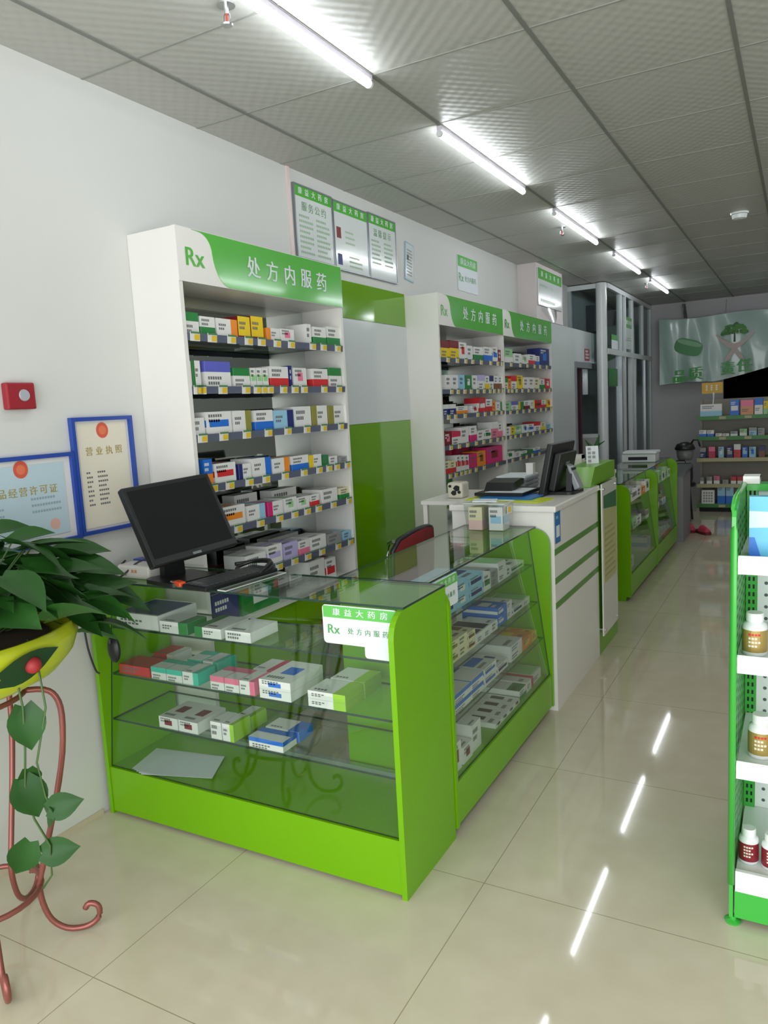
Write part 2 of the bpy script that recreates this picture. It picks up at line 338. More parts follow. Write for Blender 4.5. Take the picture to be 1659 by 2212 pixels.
UNIT2=[
(1.775,[(4.649,0.142,0.11,'yellow','maroon','top'),(4.803,0.15,0.118,'yellow','maroon','top'),(4.952,0.132,0.113,'white','red','dot'),(5.078,0.103,0.097,'white','grey','text'),(5.243,0.173,0.094,'white','green','low'),(5.435,0.174,0.103,'white','blue','low'),(5.587,0.111,0.11,'white','blue','mid'),(5.689,0.073,0.093,'maroon','white','text')]),
(1.567,[(4.687,0.099,0.096,'white','grey','text'),(4.796,0.103,0.097,'white','grey','text'),(4.913,0.099,0.099,'lightblue','white','text'),(5.031,0.12,0.097,'green','white','dot'),(5.153,0.089,0.099,'white','grey','text'),(5.281,0.13,0.104,'white','lilac','top'),(5.403,0.077,0.098,'white','yellow','low'),(5.491,0.079,0.1,'white','navy','top'),(5.592,0.082,0.101,'white','brown','low'),(5.685,0.084,0.102,'white','brown','low')]),
(1.4,[(4.62,0.09,0.069,'navy','white','top'),(4.735,0.11,0.069,'navy','white','top'),(4.901,0.19,0.053,'white','orange','low'),(5.137,0.125,0.051,'white','red','dot'),(5.283,0.131,0.106,'red','white','mid'),(5.421,0.127,0.093,'white','red','low'),(5.524,0.06,0.078,'orange','white','text'),(5.637,0.125,0.069,'white','green','right')]),
(1.197,[(4.637,0.122,0.084,'maroon','pink','dot'),(4.778,0.144,0.086,'white','crimson','top'),(4.925,0.135,0.108,'white','red','text'),(5.089,0.124,0.11,'white','magenta','low'),(5.234,0.13,0.069,'white','grey','text'),(5.377,0.136,0.073,'white','green','mid'),(5.53,0.132,0.122,'pink','white','top'),(5.649,0.084,0.11,'white','pink','low')]),
(1.008,[(4.605,0.084,0.087,'cream','red','low'),(4.702,0.094,0.082,'cream','red','low'),(4.798,0.065,0.112,'white','red','mid'),(4.872,0.067,0.106,'white','red','mid'),(4.948,0.068,0.1,'white','red','mid'),(5.066,0.133,0.101,'magenta','white','text'),(5.225,0.168,0.109,'orange','brown','dot'),(5.5,0.344,0.124,'magenta','maroon','dot')]),
]
UNIT3=[
(1.775,[(5.894,0.188,0.109,'lightgreen','white','low'),(6.122,0.177,0.081,'white','green','text'),(6.309,0.174,0.068,'white','lightgreen','dot'),(6.506,0.17,0.087,'white','red','low'),(6.666,0.095,0.08,'white','blue','low'),(6.871,0.287,0.154,'navy','blue','dot')]),
(1.567,[(5.818,0.076,0.089,'cream','green','top'),(5.901,0.067,0.082,'orange','white','text'),(6.009,0.126,0.106,'white','red','top'),(6.156,0.144,0.111,'yellow','olive','dot'),(6.321,0.138,0.098,'white','grey','text'),(6.474,0.144,0.099,'white','grey','text'),(6.627,0.136,0.097,'cream','brown','text'),(6.786,0.127,0.086,'white','green','low'),(6.945,0.162,0.091,'red','white','dot')]),
(1.395,[(5.841,0.154,0.07,'lightgreen','white','text'),(6.01,0.162,0.071,'white','violet','top'),(6.17,0.133,0.065,'green','yellow','left'),(6.33,0.139,0.07,'white','maroon','low'),(6.485,0.118,0.075,'white','yellow','right'),(6.66,0.151,0.072,'red','maroon','mid'),(6.814,0.129,0.07,'white','red','low'),(6.975,0.134,0.072,'yellow','red','dot')]),
(1.197,[(5.827,0.122,0.069,'white','grey','text'),(5.945,0.092,0.068,'yellow','green','text'),(6.085,0.143,0.065,'lightgreen','white','mid'),(6.262,0.137,0.069,'white','blue','dot'),(6.421,0.156,0.066,'white','blue','mid'),(6.615,0.151,0.078,'white','red','top'),(6.783,0.129,0.067,'cream','yellow','low'),(6.943,0.164,0.044,'lightblue','white','text')]),
(1.008,[(5.86,0.202,0.055,'white','green','dot'),(6.056,0.143,0.04,'white','grey','text'),(6.22,0.137,0.036,'white','green','low'),(6.378,0.155,0.036,'green','white','text'),(6.578,0.164,0.042,'white','blue','low')]),
]
REAR=[
(1.165,[(-0.956,0.242,0.142,'white','lightblue','low'),(-0.699,0.1,0.178,'blue','white','mid'),(-0.564,0.138,0.171,'peach','pink','top'),(-0.441,0.088,0.186,'white','blue','top'),(-0.369,0.048,0.15,'yellow','lightgreen','low')]),
(0.92,[(-1.046,0.084,0.079,'white','blue','low'),(-0.96,0.078,0.076,'white','blue','low'),(-0.87,0.072,0.034,'white','lilac','text'),(-0.791,0.076,0.031,'white','grey','text'),(-0.702,0.081,0.056,'grey','white','low'),(-0.602,0.08,0.08,'lightgreen','white','low'),(-0.5,0.084,0.093,'lightblue','grey','top'),(-0.412,0.073,0.084,'grey','white','text')]),
(0.66,[(-1.048,0.068,0.125,'navy','grey','top'),(-0.946,0.073,0.134,'crimson','pink','top'),(-0.843,0.062,0.131,'lightblue','white','dot'),(-0.748,0.066,0.129,'navy','grey','mid'),(-0.667,0.076,0.16,'red','white','top'),(-0.584,0.06,0.125,'blue','lightblue','mid'),(-0.502,0.074,0.123,'lightblue','blue','dot'),(-0.404,0.064,0.132,'brown','navy','top')]),
(0.345,[(-1.055,0.042,0.077,'grey','white','low'),(-0.971,0.063,0.088,'grey','white','low'),(-0.89,0.067,0.093,'pink','white','low'),(-0.792,0.067,0.047,'grey','white','text'),(-0.703,0.061,0.086,'red','white','low'),(-0.634,0.056,0.086,'red','white','low'),(-0.546,0.04,0.08,'brown','white','low'),(-0.477,0.05,0.085,'brown','white','low')]),
(0.1,[(-0.986,0.147,0.167,'white','grey','grid'),(-0.837,0.088,0.23,'lightblue','blue','low'),(-0.744,0.087,0.23,'lightblue','blue','low')]),
]

PAD = .03
def wall_cabinet(y0, y1, label, table, tags=True):
    Wd = y1-y0; D = .25; t = thing('wall_cabinet', label, 'cabinet', (-2.299, y0, 0), group='wall cabinets with green headers')
    for a in (0, Wd-.02): MB().box(0, a, 0, D-.004, a+.02, 2.18, WHITE).build('side_panel', t)
    MB().box(.0, .02, .62, .012, Wd-.02, 1.98, MIRROR).build('mirror_back', t)
    MB().box(.0, .02, 1.98, D-.02, Wd-.02, 1.995, WHITE).box(0, .02, 2.165, D-.02, Wd-.02, 2.18, WHITE).build('top_board', t)
    hd = MB().box(D-.02, -.0008, 1.98, D, Wd+.0008, 2.1808, WHITE).build('header', t)
    # green field with the curved left edge
    x = D+.001; c = [(.27*min(Wd, 1.2), 1.985)]
    a0 = .135*1.18
    pts = [(Wd-.004, 1.982), (Wd-.004, 2.178), (.085, 2.178)]
    for i in range(9):
        u = i/8; pts.append((.12+.075*math.sin(u*PI/2)**1.0 - .0, 2.176-.075*(1-math.cos(u*PI/2))))
    for i in range(1, 9):
        u = i/8; pts.append((.195+.02*u+.075*(1-math.cos(u*PI/2)), 2.101-.119*math.sin(u*PI/2)))
    MB().prism(pts, 'x', D-.001, x+.0012, HEAD).build('header_field', hd)
    mb = MB(); mid = .30+(Wd-.30)*.5
    for j, ch in enumerate('处方内服药'):
        mb.text(ch, .092, PAPER, (x+.003, .45+(Wd-.60)*j/4.0*.93, 2.085), (0, 1, 0), (0, 0, 1))
    mb.build('lettering', hd)
    MB().text('Rx', .098, HEAD, (x+.001, .095, 2.075), (0, 1, 0), (0, 0, 1)).build('rx_mark', hd)
    MB().box(.0, .02, 0, D-.022, Wd-.02, .60, WHITE).box(0, .02, .60, D+.01, Wd-.02, .62, WHITE).build('base_cabinet', t)
    for a, b, s in ((.022, Wd/2-.002, 1), (Wd/2+.002, Wd-.022, -1)):
        d = MB().box(D-.021, a, .06, D-.003, b, .598, GREEN).build('door', t)
        hy = b-.05 if s > 0 else a+.05
        MB().tube([(D-.003, hy, .36), (D+.02, hy, .36), (D+.02, hy, .46), (D-.003, hy, .46)], .004, CHROME).build('handle', d)
    for z, items in table:
        if z < .7: continue
        sh = MB().box(.013, .021, z-.008, D-.008, Wd-.021, z-.0005, SHELFG, GEDGE, 'z').build('shelf', t)
        MB().prism([(D-.008, z-.029), (D-.003, z-.029), (D+.0, z-.0), (D-.006, z-.0)], 'y', .022, Wd-.022, STRIP).build('price_rail', sh)
        for (y, w, h, b, c, st) in items:
            ly = y-y0; ly = min(max(ly, .05), Wd-.05)
            tw = .026
            o = MB().prism([(D-.001, z-.031), (D+.002, z-.031), (D+.005, z+.004), (D+.002, z+.004)], 'y', ly-tw, ly+tw, TAGW)
            o.quad((D+.0032, ly-.006, z-.027), (D+.0032, ly+tw-.003, z-.027), (D+.0052, ly+tw-.003, z-.006), (D+.0052, ly-.006, z-.006), TAGY)
            o.quad((D+.0052, ly-tw, z-.003), (D+.0052, ly+tw, z-.003), (D+.0058, ly+tw, z+.004), (D+.0058, ly-tw, z+.004), TAGG)
            o.build('price_tag', sh)
    return t
wall_cabinet(2.20, 3.36, 'tall white medicine cabinet with green Rx header, nearest to the shop front', UNIT1)
wall_cabinet(4.525, 5.73, 'tall white medicine cabinet with green Rx header, middle of three behind the cashier counter', UNIT2)
wall_cabinet(5.732, 7.04, 'tall white medicine cabinet with green Rx header, farthest, beside white partition', UNIT3)
seen_rows(UNIT1, -2.066, 'near wall cabinet', 'medicine boxes in the near wall cabinet')
seen_rows(UNIT2, -2.066, 'middle wall cabinet', 'medicine boxes in the middle wall cabinet')
seen_rows(UNIT3, -2.066, 'far wall cabinet', 'medicine boxes in the far wall cabinet')
for k, (y, w, h, z) in enumerate(((2.66, .16, .10, 1.0155), (2.95, .2, .09, 1.0155))):
    med_box('medicine_box', w, .07, h, 'white', 'grey', 'text', (-2.23, y, z), PI/2, 'white carton behind the fifth shelf front row, near wall cabinet, %s' % ('left' if k == 0 else 'right'), 'medicine boxes in the near wall cabinet')
for k, (y, w, h) in enumerate(((2.66, .2, .07), (2.92, .24, .08))):
    med_box('medicine_box', w, .07, h, 'grey', 'white', 'text', (-2.23, y, .8), PI/2, 'grey carton behind the sixth shelf front row, near wall cabinet, %s' % ('left' if k == 0 else 'right'), 'medicine boxes in the near wall cabinet')
for j, (y, w) in enumerate(((4.66, .16), (4.9, .2), (5.2, .25))):
    med_box('medicine_box', w, .07, .14, 'crimson', 'maroon', 'low', (-2.24, y, 1.008), PI/2, 'crimson carton in the back row, fifth shelf of middle wall cabinet, %s from left' % ORD[j], 'medicine boxes in the middle wall cabinet')
# ledge items under the near cabinet, seen through the counter glass
med_box('carton', .16, .09, .13, 'navy', 'white', 'text', (-2.11, 2.32, .62), PI/2, 'dark blue carton on the low ledge of near wall cabinet', None, 'carton')
med_box('carton', .26, .09, .12, 'green', 'white', 'dot', (-2.11, 2.55, .62), PI/2, 'green carton with white print on near cabinet ledge', None, 'carton')

# green and white cladding between the cabinets
t = thing('wall_cladding', 'glossy green and white wall panels between near and middle cabinets', 'wall panel', (-2.299, 3.362, 0))
for z0, z1, m in ((0.002, 1.38, GREEN_D), (1.382, 1.985, PANELW), (1.987, 2.195, GREEN_D)):
    MB().box(0, 0, z0, .014, 1.16, z1, m).build('green_panel' if m is GREEN_D else 'white_panel', t)

# ------------------------------------------------------------------ posters and signs on the wall
SHEET = mat('poster_sheet', (216, 222, 220), .12, coat=.4); FRAME = mat('poster_frame', (150, 156, 160), .3, .6)
def wall_poster(y0, y1, z0, z1, x, label, title, photo=False, framed=True, lines=8, hd='康益大药房', hh=.16):
    w = y1-y0; h = z1-z0; t = thing('wall_poster', label, 'poster', (x, y0, z0), group='pharmacy posters high on the left wall')
    if framed:
        f = .008; MB().box(0, 0, 0, .014, f, h, FRAME).box(0, w-f, 0, .014, w, h, FRAME).box(0, f, 0, .014, w-f, f, FRAME).box(0, f, h-f, .014, w-f, h, FRAME).build('frame', t)
    MB().box(.001, .008, .008, .010, w-.008, h-.008, SHEET).build('sheet', t)
    hz = h*(1-hh); g = MB().box(.0095, .008, hz, .0112, w-.008, h-.008, HEAD).build('header', t)
    mb = MB()
    for j, ch in enumerate(hd): mb.text(ch, min(.055, h*hh*.62), PAPER, (.0118, w*(.16+.17*j), hz+h*hh*.5), (0, 1, 0), (0, 0, 1))
    mb.build('lettering', g)
    mb = MB()
    if title:
        for j, ch in enumerate(title): mb.text(ch, min(.05, w*.14), mat('poster_title', (110, 150, 110), .6), (.0106, w*(.5+.17*(j-(len(title)-1)/2)), hz-.045), (0, 1, 0), (0, 0, 1))
    if photo:
        for zz, cc in ((hz-.14, 'maroon'), (.03, 'navy')): MB().box(.0102, w*.08, zz, .0108, w*.2, zz+.06, pal(cc)).build('portrait_photo', t)
        mb.rows((.0106, w*.32, hz-.09), (0, 1, 0), (0, 0, 1), w*.3, 3, .03, .011, TEXTG)
        mb.rows((.0106, w*.4, .09), (0, 1, 0), (0, 0, 1), w*.4, 3, .025, .011, TEXTG)
    elif lines:
        if w > .35: mb.rows((.0106, w*.1, hz-.09), (0, 1, 0), (0, 0, 1), w*.36, lines, .026, .012, TEXTG); mb.rows((.0106, w*.54, hz-.09), (0, 1, 0), (0, 0, 1), w*.36, lines, .026, .012, TEXTG)
        else: mb.rows((.0106, w*.1, hz-.09), (0, 1, 0), (0, 0, 1), w*.8, lines, .03, .012, TEXTG)
    if mb.v: mb.build('printing', t)
    return t
wall_poster(3.338, 3.70, 2.26, 2.632, -2.299, 'green headed notice with two columns of small print, leftmost wall poster', '服务公约')
wall_poster(3.705, 4.09, 2.25, 2.625, -2.299, 'green headed notice with two small portrait photos, middle framed wall poster', '', photo=True)
wall_poster(4.095, 4.45, 2.25, 2.632, -2.299, 'green headed framed notice with glare, right of the portrait poster', '温馨提示', lines=6)
t = thing('certificate', 'small tilted pale blue certificate, right of the three wall posters', 'certificate', (-2.298, 4.565, 2.30), rot=(-.12, 0, 0))
MB().box(0, 0, 0, .006, .125, .245, mat('cert_edge', (150, 180, 200), .3)).build('backing', t)
MB().box(.005, .008, .008, .0075, .117, .237, SHEET).rows((.008, .02, .2), (0, 1, 0), (0, 0, 1), .085, 9, .02, .007, INK).quad((.008, .02, .13), (.008, .045, .13), (.008, .045, .165), (.008, .02, .165), INK).build('sheet', t)
def rx_sign(w, h, loc, rot, label, rz=0, hd='康益大药房', up=True, group=None, back=False):
    """hanging Rx card, face towards local -y, origin at lower left"""
    t = thing('rx_sign', label, 'sign', loc, rz, group)
    MB().prism(rrect(0, 0, w, h, .012), 'y', 0, .004, PAPER).build('card', t)
    g = MB().prism([(.004, h*.68), (w-.004, h*.68), (w-.004, h-.003), (.004, h-.003)], 'y', -.0012, .0005, mat('sign_green', (96, 186, 82), .3)).build('header', t)
    mb = MB()
    for j, ch in enumerate(hd): mb.text(ch, h*.2, PAPER, (w*(.2+.158*j), -.0018, h*.84), (1, 0, 0), (0, 0, 1), stretch=1.15)
    mb.build('lettering', g)
    mb = MB().text('Rx', h*.34, mat('sign_text_green', (80, 160, 84), .5), (w*.15, -.0006, h*.38), (1, 0, 0), (0, 0, 1))
    for j, ch in enumerate('处方内服药'): mb.text(ch, h*.175, mat('sign_text_pale', (96, 150, 98), .5), (w*(.38+.115*j), -.0006, h*.37), (1, 0, 0), (0, 0, 1))
    mb.build('printing', t); return t
rx_sign(.40, .265, (-2.294, 5.46, 2.325), 0, 'small green and white Rx card alone on the wall above middle cabinet', PI/2)
wall_poster(6.88, 7.66, 2.32, 2.665, -2.123, 'large green headed poster on the wall column above far cabinet', '', framed=False, lines=0, hh=.3)
mb = MB().rows((.0108, .06, .20), (0, 1, 0), (0, 0, 1), .3, 1, .03, .022, TEXTG).text('Rx', .06, TEXTG, (.0108, .45, .19), (0, 1, 0), (0, 0, 1)).rows((.0108, .06, .07), (0, 1, 0), (0, 0, 1), .64, 1, .03, .03, TEXTG)
o = mb.build('printing'); o.parent = [x for x in bpy.data.objects if x.name.startswith('wall_poster')][-1]
mb = MB(); pts = [(y/20, .035+.10*math.sin(PI*y/20)) for y in range(21)]
for i in range(20):
    (a, p), (b, q) = pts[i], pts[i+1]; mb.quad((.012+.02*math.sin(PI*a), .02+.5*a, 0), (.012+.02*math.sin(PI*b), .02+.5*b, 0), (.012+.04*math.sin(PI*b), .02+.5*b, -q), (.012+.04*math.sin(PI*a), .02+.5*a, -p), PLASTIC)
o = mb.build('plastic_film', smooth=True); o.location = (-2.123, 6.94, 2.318); tag(o, 'loose clear plastic film drooping below the column poster', 'plastic film')

# certificates in blue frames, fire call point
def emblem(mb, x, y, z, r):
    n = 24
    mb.add([(x, y, z)]+[(x, y+r*math.cos(2*PI*i/n), z+r*1.05*math.sin(2*PI*i/n)) for i in range(n)], [(0, 1+i, 1+(i+1) % n) for i in range(n)], mat('emblem_red', (214, 92, 70), .5))
    mb.add([(x+.0004, y, z)]+[(x+.0004, y+r*.6*math.cos(2*PI*i/n), z+r*.6*math.sin(2*PI*i/n)) for i in range(n)], [(0, 1+i, 1+(i+1) % n) for i in range(n)], mat('emblem_gold', (226, 120, 84), .5))
GOLD = mat('gold_ink', (168, 150, 84), .5)
def certificate(y0, y1, z0, z1, col, title, label, ez):
    w, h = y1-y0, z1-z0; t = thing('framed_certificate', label, 'certificate', (-2.299, y0, z0), group='blue framed certificates by the plant'); f = .014
    MB().box(0, 0, 0, .02, f, h, BLUEF).box(0, w-f, 0, .02, w, h, BLUEF).box(0, f, 0, .02, w-f, f, BLUEF).box(0, f, h-f, .02, w-f, h, BLUEF).build('frame', t)
    MB().box(.001, f, f, .006, w-f, h-f, mat('mount_white', (226, 226, 222), .5)).build('mount', t)
    m2 = .014 if w < h else .03
    s = MB().box(.005, f+m2, f+m2*.6, .009, w-f-m2, h-f-m2*.6, col)
    emblem(s, .0093, w/2, h-ez, .028); s2 = s
    n = len(title)
    for j, ch in enumerate(title): s.text(ch, .034, GOLD, (.0094, w/2+(w*.62)*(j-(n-1)/2)/n*1.05, h-ez-.075), (0, 1, 0), (0, 0, 1))
    if w < h:
        s.rows((.0094, .05, h-.20), (0, 1, 0), (0, 0, 1), .03, 8, .017, .007, INK); s.rows((.0094, .10, h-.20), (0, 1, 0), (0, 0, 1), .05, 8, .017, .007, INK)
        s.add([(.0094, w*.82+.018*math.cos(k*PI/8), .06+.018*math.sin(k*PI/8)) for k in range(16)], [tuple(range(16))], mat('seal_pale_red', (222, 176, 164), .6))
    else:
        s.rows((.0094, w*.12, h-.145), (0, 1, 0), (0, 0, 1), w*.22, 5, .022, .007, mat('pale_ink', (150, 168, 180), .6)); s.rows((.0094, w*.56, h-.145), (0, 1, 0), (0, 0, 1), w*.3, 3, .022, .008, mat('pale_ink', (150, 168, 180), .6))
        s.add([(.0094, w*.76+.02*math.cos(k*PI/8), .07+.02*math.sin(k*PI/8)) for k in range(16)], [tuple(range(16))], mat('seal_pale_red', (222, 176, 164), .6))
    s.build('sheet', t)
certificate(1.836, 2.118, 1.06, 1.49, mat('cert_cream', (224, 218, 200), .5), '营业执照', 'upright cream certificate in blue frame, right one beside the monitor', .05)
certificate(1.41, 1.834, 1.055, 1.37, mat('cert_blue', (186, 208, 218), .5), '药品经营许可证', 'wide pale blue certificate in blue frame, left of the cream one', .045)
t = thing('fire_call_point', 'red square fire alarm call point on white wall above certificates', 'fire alarm', (-2.299, 1.592, 1.525))
MB().box(0, 0, 0, .03, .105, .088, mat('alarm_red', (150, 28, 42), .45)).build('body', t, bevel=.005)
o = MB().lathe([(.020, 0), (.018, .004)], mat('alarm_grey', (168, 172, 178), .4), 20).build('button', t); o.rotation_euler = (0, PI/2, 0); o.location = (.030, .062, .046)

# ------------------------------------------------------------------ glass display counters
def slab(mb, a, th, m, edge):
    """pane between quad corners a (4 points) thickened along th"""
    a = [Vector(p) for p in a]; th = Vector(th); q = [p+th for p in a]; vs = a+q
    mb.add(vs, [(3, 2, 1, 0), (4, 5, 6, 7)], m); mb.add(vs, [(i, (i+1) % 4, 4+(i+1) % 4, 4+i) for i in range(4)], edge); return mb
SH_Z = (.71, .535, .365)
def display_counter(Wd, D, h, loc, rz, label, back=True, shelves=SH_Z):
    t = thing('display_counter', label, 'display counter', loc, rz, 'green glass display counters')
    R = .075; b0 = .035 if rz else .012; prof = ([(0, .03), (.035, .03), (.035, 0)] if rz else [(0, .0)])+[(D, .0), (D, h-.008)]+[(R-R*math.sin(PI/2*i/6), h-.008-R+R*math.cos(PI/2*i/6)) for i in range(7)]
    for a in (0, Wd-.018): MB().prism(prof, 'x', a, a+.018, GREEN).build('side_panel', t)
    MB().box(.0185, .004, b0, Wd-.0185, .020, .186, GREEN).box(.0185, .020, .168, Wd-.0185, D-.004, .186, GREEN).build('base', t)
    MB().box(.0185, .05, 0, Wd-.0185, .065, .168, TARTAN).build('toe_kick', t)
    mb = MB(); g = lambda z: .012+.085*(z-.188)/(h-.198)
    slab(mb, [(.0185, g(.188), .188), (Wd-.0185, g(.188), .188), (Wd-.0185, g(h-.01), h-.01), (.0185, g(h-.01), h-.01)], (0, .005, 0), GLASS, GEDGE); mb.build('front_glass', t, recalc=False)
    MB().box(0, .068, h-.007, Wd, D, h, GLASS, GEDGE, 'z').build('top_glass', t, recalc=False)
    for z in shelves: MB().box(.019, g(z)+.008, z-.008, Wd-.019, D-.03, z-.0005, SHELFG, GEDGE, 'z').build('glass_shelf', t, recalc=False)
    if back: MB().box(.019, D-.03, .1865, Wd-.019, D-.006, .206, ALU).build('back_rail', t)
    return t
C1X, C1Y = -2.272, 1.815; C2X, C2Y = -1.0, 2.188
display_counter(1.267, .365, .886, (C1X, C1Y, 0), 0, 'lime green glass display counter facing the shop front, holding the monitor')
display_counter(1.155, .42, .886, (C2X, C2Y, 0), PI/2, 'long lime green glass display counter along the aisle, before white cashier desk')
display_counter(1.165, .42, .848, (-1.045, 5.43, 0), PI/2, 'dim green display counter along the aisle, first one past the sign board', shelves=(.68, .46))
display_counter(1.15, .42, .848, (-1.045, 6.60, 0), PI/2, 'dim green display counter farthest down the aisle, by grey cabinet', shelves=(.68, .46))

SN = {.71: 'top shelf', .535: 'middle shelf', .365: 'low shelf', .1868: 'bottom board'}
def in_counter(rows, where, group, facing):
    cnt = {}
    for r in sorted(rows, key=lambda r: r[0]):
        a, b, f, d, z, h, base, band, st, n = r[:10]
        for k in range(n):
            zz = round(z+k*(h+.0006), 4); cnt[z] = cnt.get(z, 0)+(k == 0)
            w = b-a-.003
            loc, rz = (((a+b)/2, f+d/2, zz), 0) if facing == 'y' else ((f-d/2, (a+b)/2, zz), PI/2)
            stk = '' if n == 1 else (', upper' if k else ', lower')
            med_box('medicine_box', w, d, h, base, band, st, loc, rz, '%s, %s from left%s, %s, %s' % (desc(base, band, st), ORD[cnt[z]-1], stk, SN[z], where), group, lying=True)
Z3, Z2, Z1, ZB = .365, .535, .71, .1868
in_counter([
 (-2.235,-2.02,1.905,.20,Z1,.055,'white','navy','face',1), (-2.01,-1.875,1.90,.10,Z1,.042,'white','green','right',1), (-1.845,-1.722,1.90,.15,Z1,.036,'white','green','left',1), (-1.706,-1.594,1.90,.15,Z1,.036,'white','grey','text',1),
 (-2.225,-2.066,1.885,.10,Z2,.036,'red','white','text',1), (-2.195,-2.09,2.03,.10,Z2,.036,'red','white','right',1),
 (-2.06,-1.985,1.885,.09,Z2,.045,'white','teal','top',1), (-1.984,-1.908,1.885,.09,Z2,.045,'white','teal','top',1), (-1.907,-1.832,1.885,.09,Z2,.045,'white','teal','right',1), (-1.99,-1.92,2.0,.10,Z2,.045,'white','teal','top',1), (-1.915,-1.84,2.0,.10,Z2,.045,'white','teal','right',1),
 (-1.775,-1.712,1.882,.10,Z2,.048,'white','pink','top',1), (-1.711,-1.647,1.882,.10,Z2,.048,'white','pink','top',1), (-1.646,-1.58,1.882,.10,Z2,.048,'white','pink','right',1), (-1.68,-1.59,2.0,.11,Z2,.045,'white','crimson','right',1),
 (-1.56,-1.43,1.88,.19,Z2,.032,'white','blue','dot',2), (-1.365,-1.222,1.88,.11,Z2,.026,'white','lime','right',2), (-1.355,-1.222,2.0,.11,Z2,.026,'white','lime','right',2),
 (-2.02,-1.927,1.862,.15,Z3,.042,'white','maroon','dot',1), (-1.924,-1.832,1.862,.15,Z3,.042,'white','maroon','dot',1), (-1.772,-1.722,1.86,.09,Z3,.062,'white','lime','text',1), (-1.72,-1.668,1.86,.09,Z3,.062,'white','lime','right',1), (-1.74,-1.675,1.96,.09,Z3,.05,'white','lime','right',1),
 (-1.606,-1.462,1.86,.075,Z3,.036,'white','blue','top',1), (-1.60,-1.458,1.945,.08,Z3,.036,'white','blue','right',1)],
 'front counter', 'medicine boxes in the front counter', 'y')
in_counter([
 (2.39,2.49,-1.105,.20,Z1,.045,'lightblue','navy','dot',2), (2.492,2.615,-1.105,.20,Z1,.045,'lightblue','white','dot',2), (2.617,2.762,-1.105,.20,Z1,.045,'lightblue','navy','mid',2),
 (2.766,2.845,-1.105,.2,Z1,.07,'white','green','mid',1), (2.85,2.93,-1.105,.16,Z1,.032,'grey','maroon','text',2), (2.935,3.03,-1.105,.2,Z1,.04,'white','lightgreen','face',2), (3.036,3.09,-1.105,.12,Z1,.045,'white','grey','text',1), (3.096,3.29,-1.112,.22,Z1,.028,'white','green','mid',1),
 (2.28,2.372,-1.088,.16,Z2,.04,'cream','blue','top',2), (2.374,2.455,-1.088,.16,Z2,.04,'cream','olive','mid',2), (2.457,2.54,-1.088,.16,Z2,.04,'cream','grey','text',2), (2.542,2.62,-1.088,.16,Z2,.035,'cream','brown','mid',2),
 (2.632,2.705,-1.088,.15,Z2,.04,'white','black','face',1), (2.71,2.785,-1.088,.15,Z2,.04,'white','black','face',1), (2.79,2.862,-1.088,.13,Z2,.04,'white','grey','text',1),
 (2.875,2.955,-1.092,.16,Z2,.04,'blue','white','mid',2), (2.96,3.055,-1.092,.15,Z2,.038,'white','blue','left',2), (3.06,3.20,-1.092,.16,Z2,.032,'white','navy','mid',1), (3.205,3.30,-1.092,.16,Z2,.032,'white','lightgreen','face',1),
 (2.25,2.325,-1.062,.18,Z3,.04,'orange','white','mid',1), (2.33,2.49,-1.062,.16,Z3,.036,'white','blue','top',2), (2.495,2.62,-1.062,.16,Z3,.036,'white','blue','top',2), (2.625,2.765,-1.062,.16,Z3,.036,'white','blue','mid',2), (2.77,2.90,-1.062,.16,Z3,.036,'white','navy','mid',1),
 (2.935,3.085,-1.062,.2,Z3,.034,'white','red','text',2), (3.09,3.225,-1.062,.2,Z3,.05,'orange','yellow','dot',1), (3.23,3.30,-1.064,.2,Z3,.04,'yellow','orange','mid',1),
 (2.24,2.322,-1.035,.09,ZB,.105,'white','maroon','dot',1), (2.335,2.425,-1.035,.09,ZB,.062,'white','maroon','dot',1), (2.432,2.522,-1.04,.09,ZB,.105,'white','maroon','text',1),
 (2.66,2.735,-1.035,.17,ZB,.02,'white','black','dot',1), (2.737,2.81,-1.035,.17,ZB,.02,'white','black','dot',1), (2.812,2.885,-1.035,.17,ZB,.02,'white','black','dot',1), (2.887,2.955,-1.035,.17,ZB,.02,'white','black','dot',1),
 (2.965,3.06,-1.04,.2,ZB,.042,'white','green','low',1), (3.065,3.16,-1.04,.2,ZB,.045,'white','red','right',1), (3.165,3.29,-1.045,.2,ZB,.045,'white','lightgreen','face',1)],
 'aisle counter', 'medicine boxes in the aisle counter', 'x')
rr = random.Random(3)
for ci, y0 in enumerate((5.46, 6.63)):
    for zi, (z, sn) in enumerate(((.68, 'top shelf'), (.46, 'low shelf'), (.1868, 'bottom board'))):
        y = y0
        for j in range(6):
            w = .12+.05*rr.random()
            if rr.random() < .82: 
                base, band, st = rr.choice([('white', 'green', 'dot'), ('grey', 'white', 'low'), ('white', 'lightblue', 'mid'), ('lightgreen', 'white', 'face'), ('white', 'grey', 'text'), ('orange', 'white', 'dot')])
                med_box('medicine_box', w, .16, .05+.06*rr.random(), base, band, st, (-1.155-.02*zi*0-.02, y+w/2, z), PI/2, '%s, %s from left, %s, %s dim counter' % (desc(base, band, st), ORD[j], sn, ('first', 'last')[ci]), 'boxes in the dim far counters', lying=True)
            y += w+.025
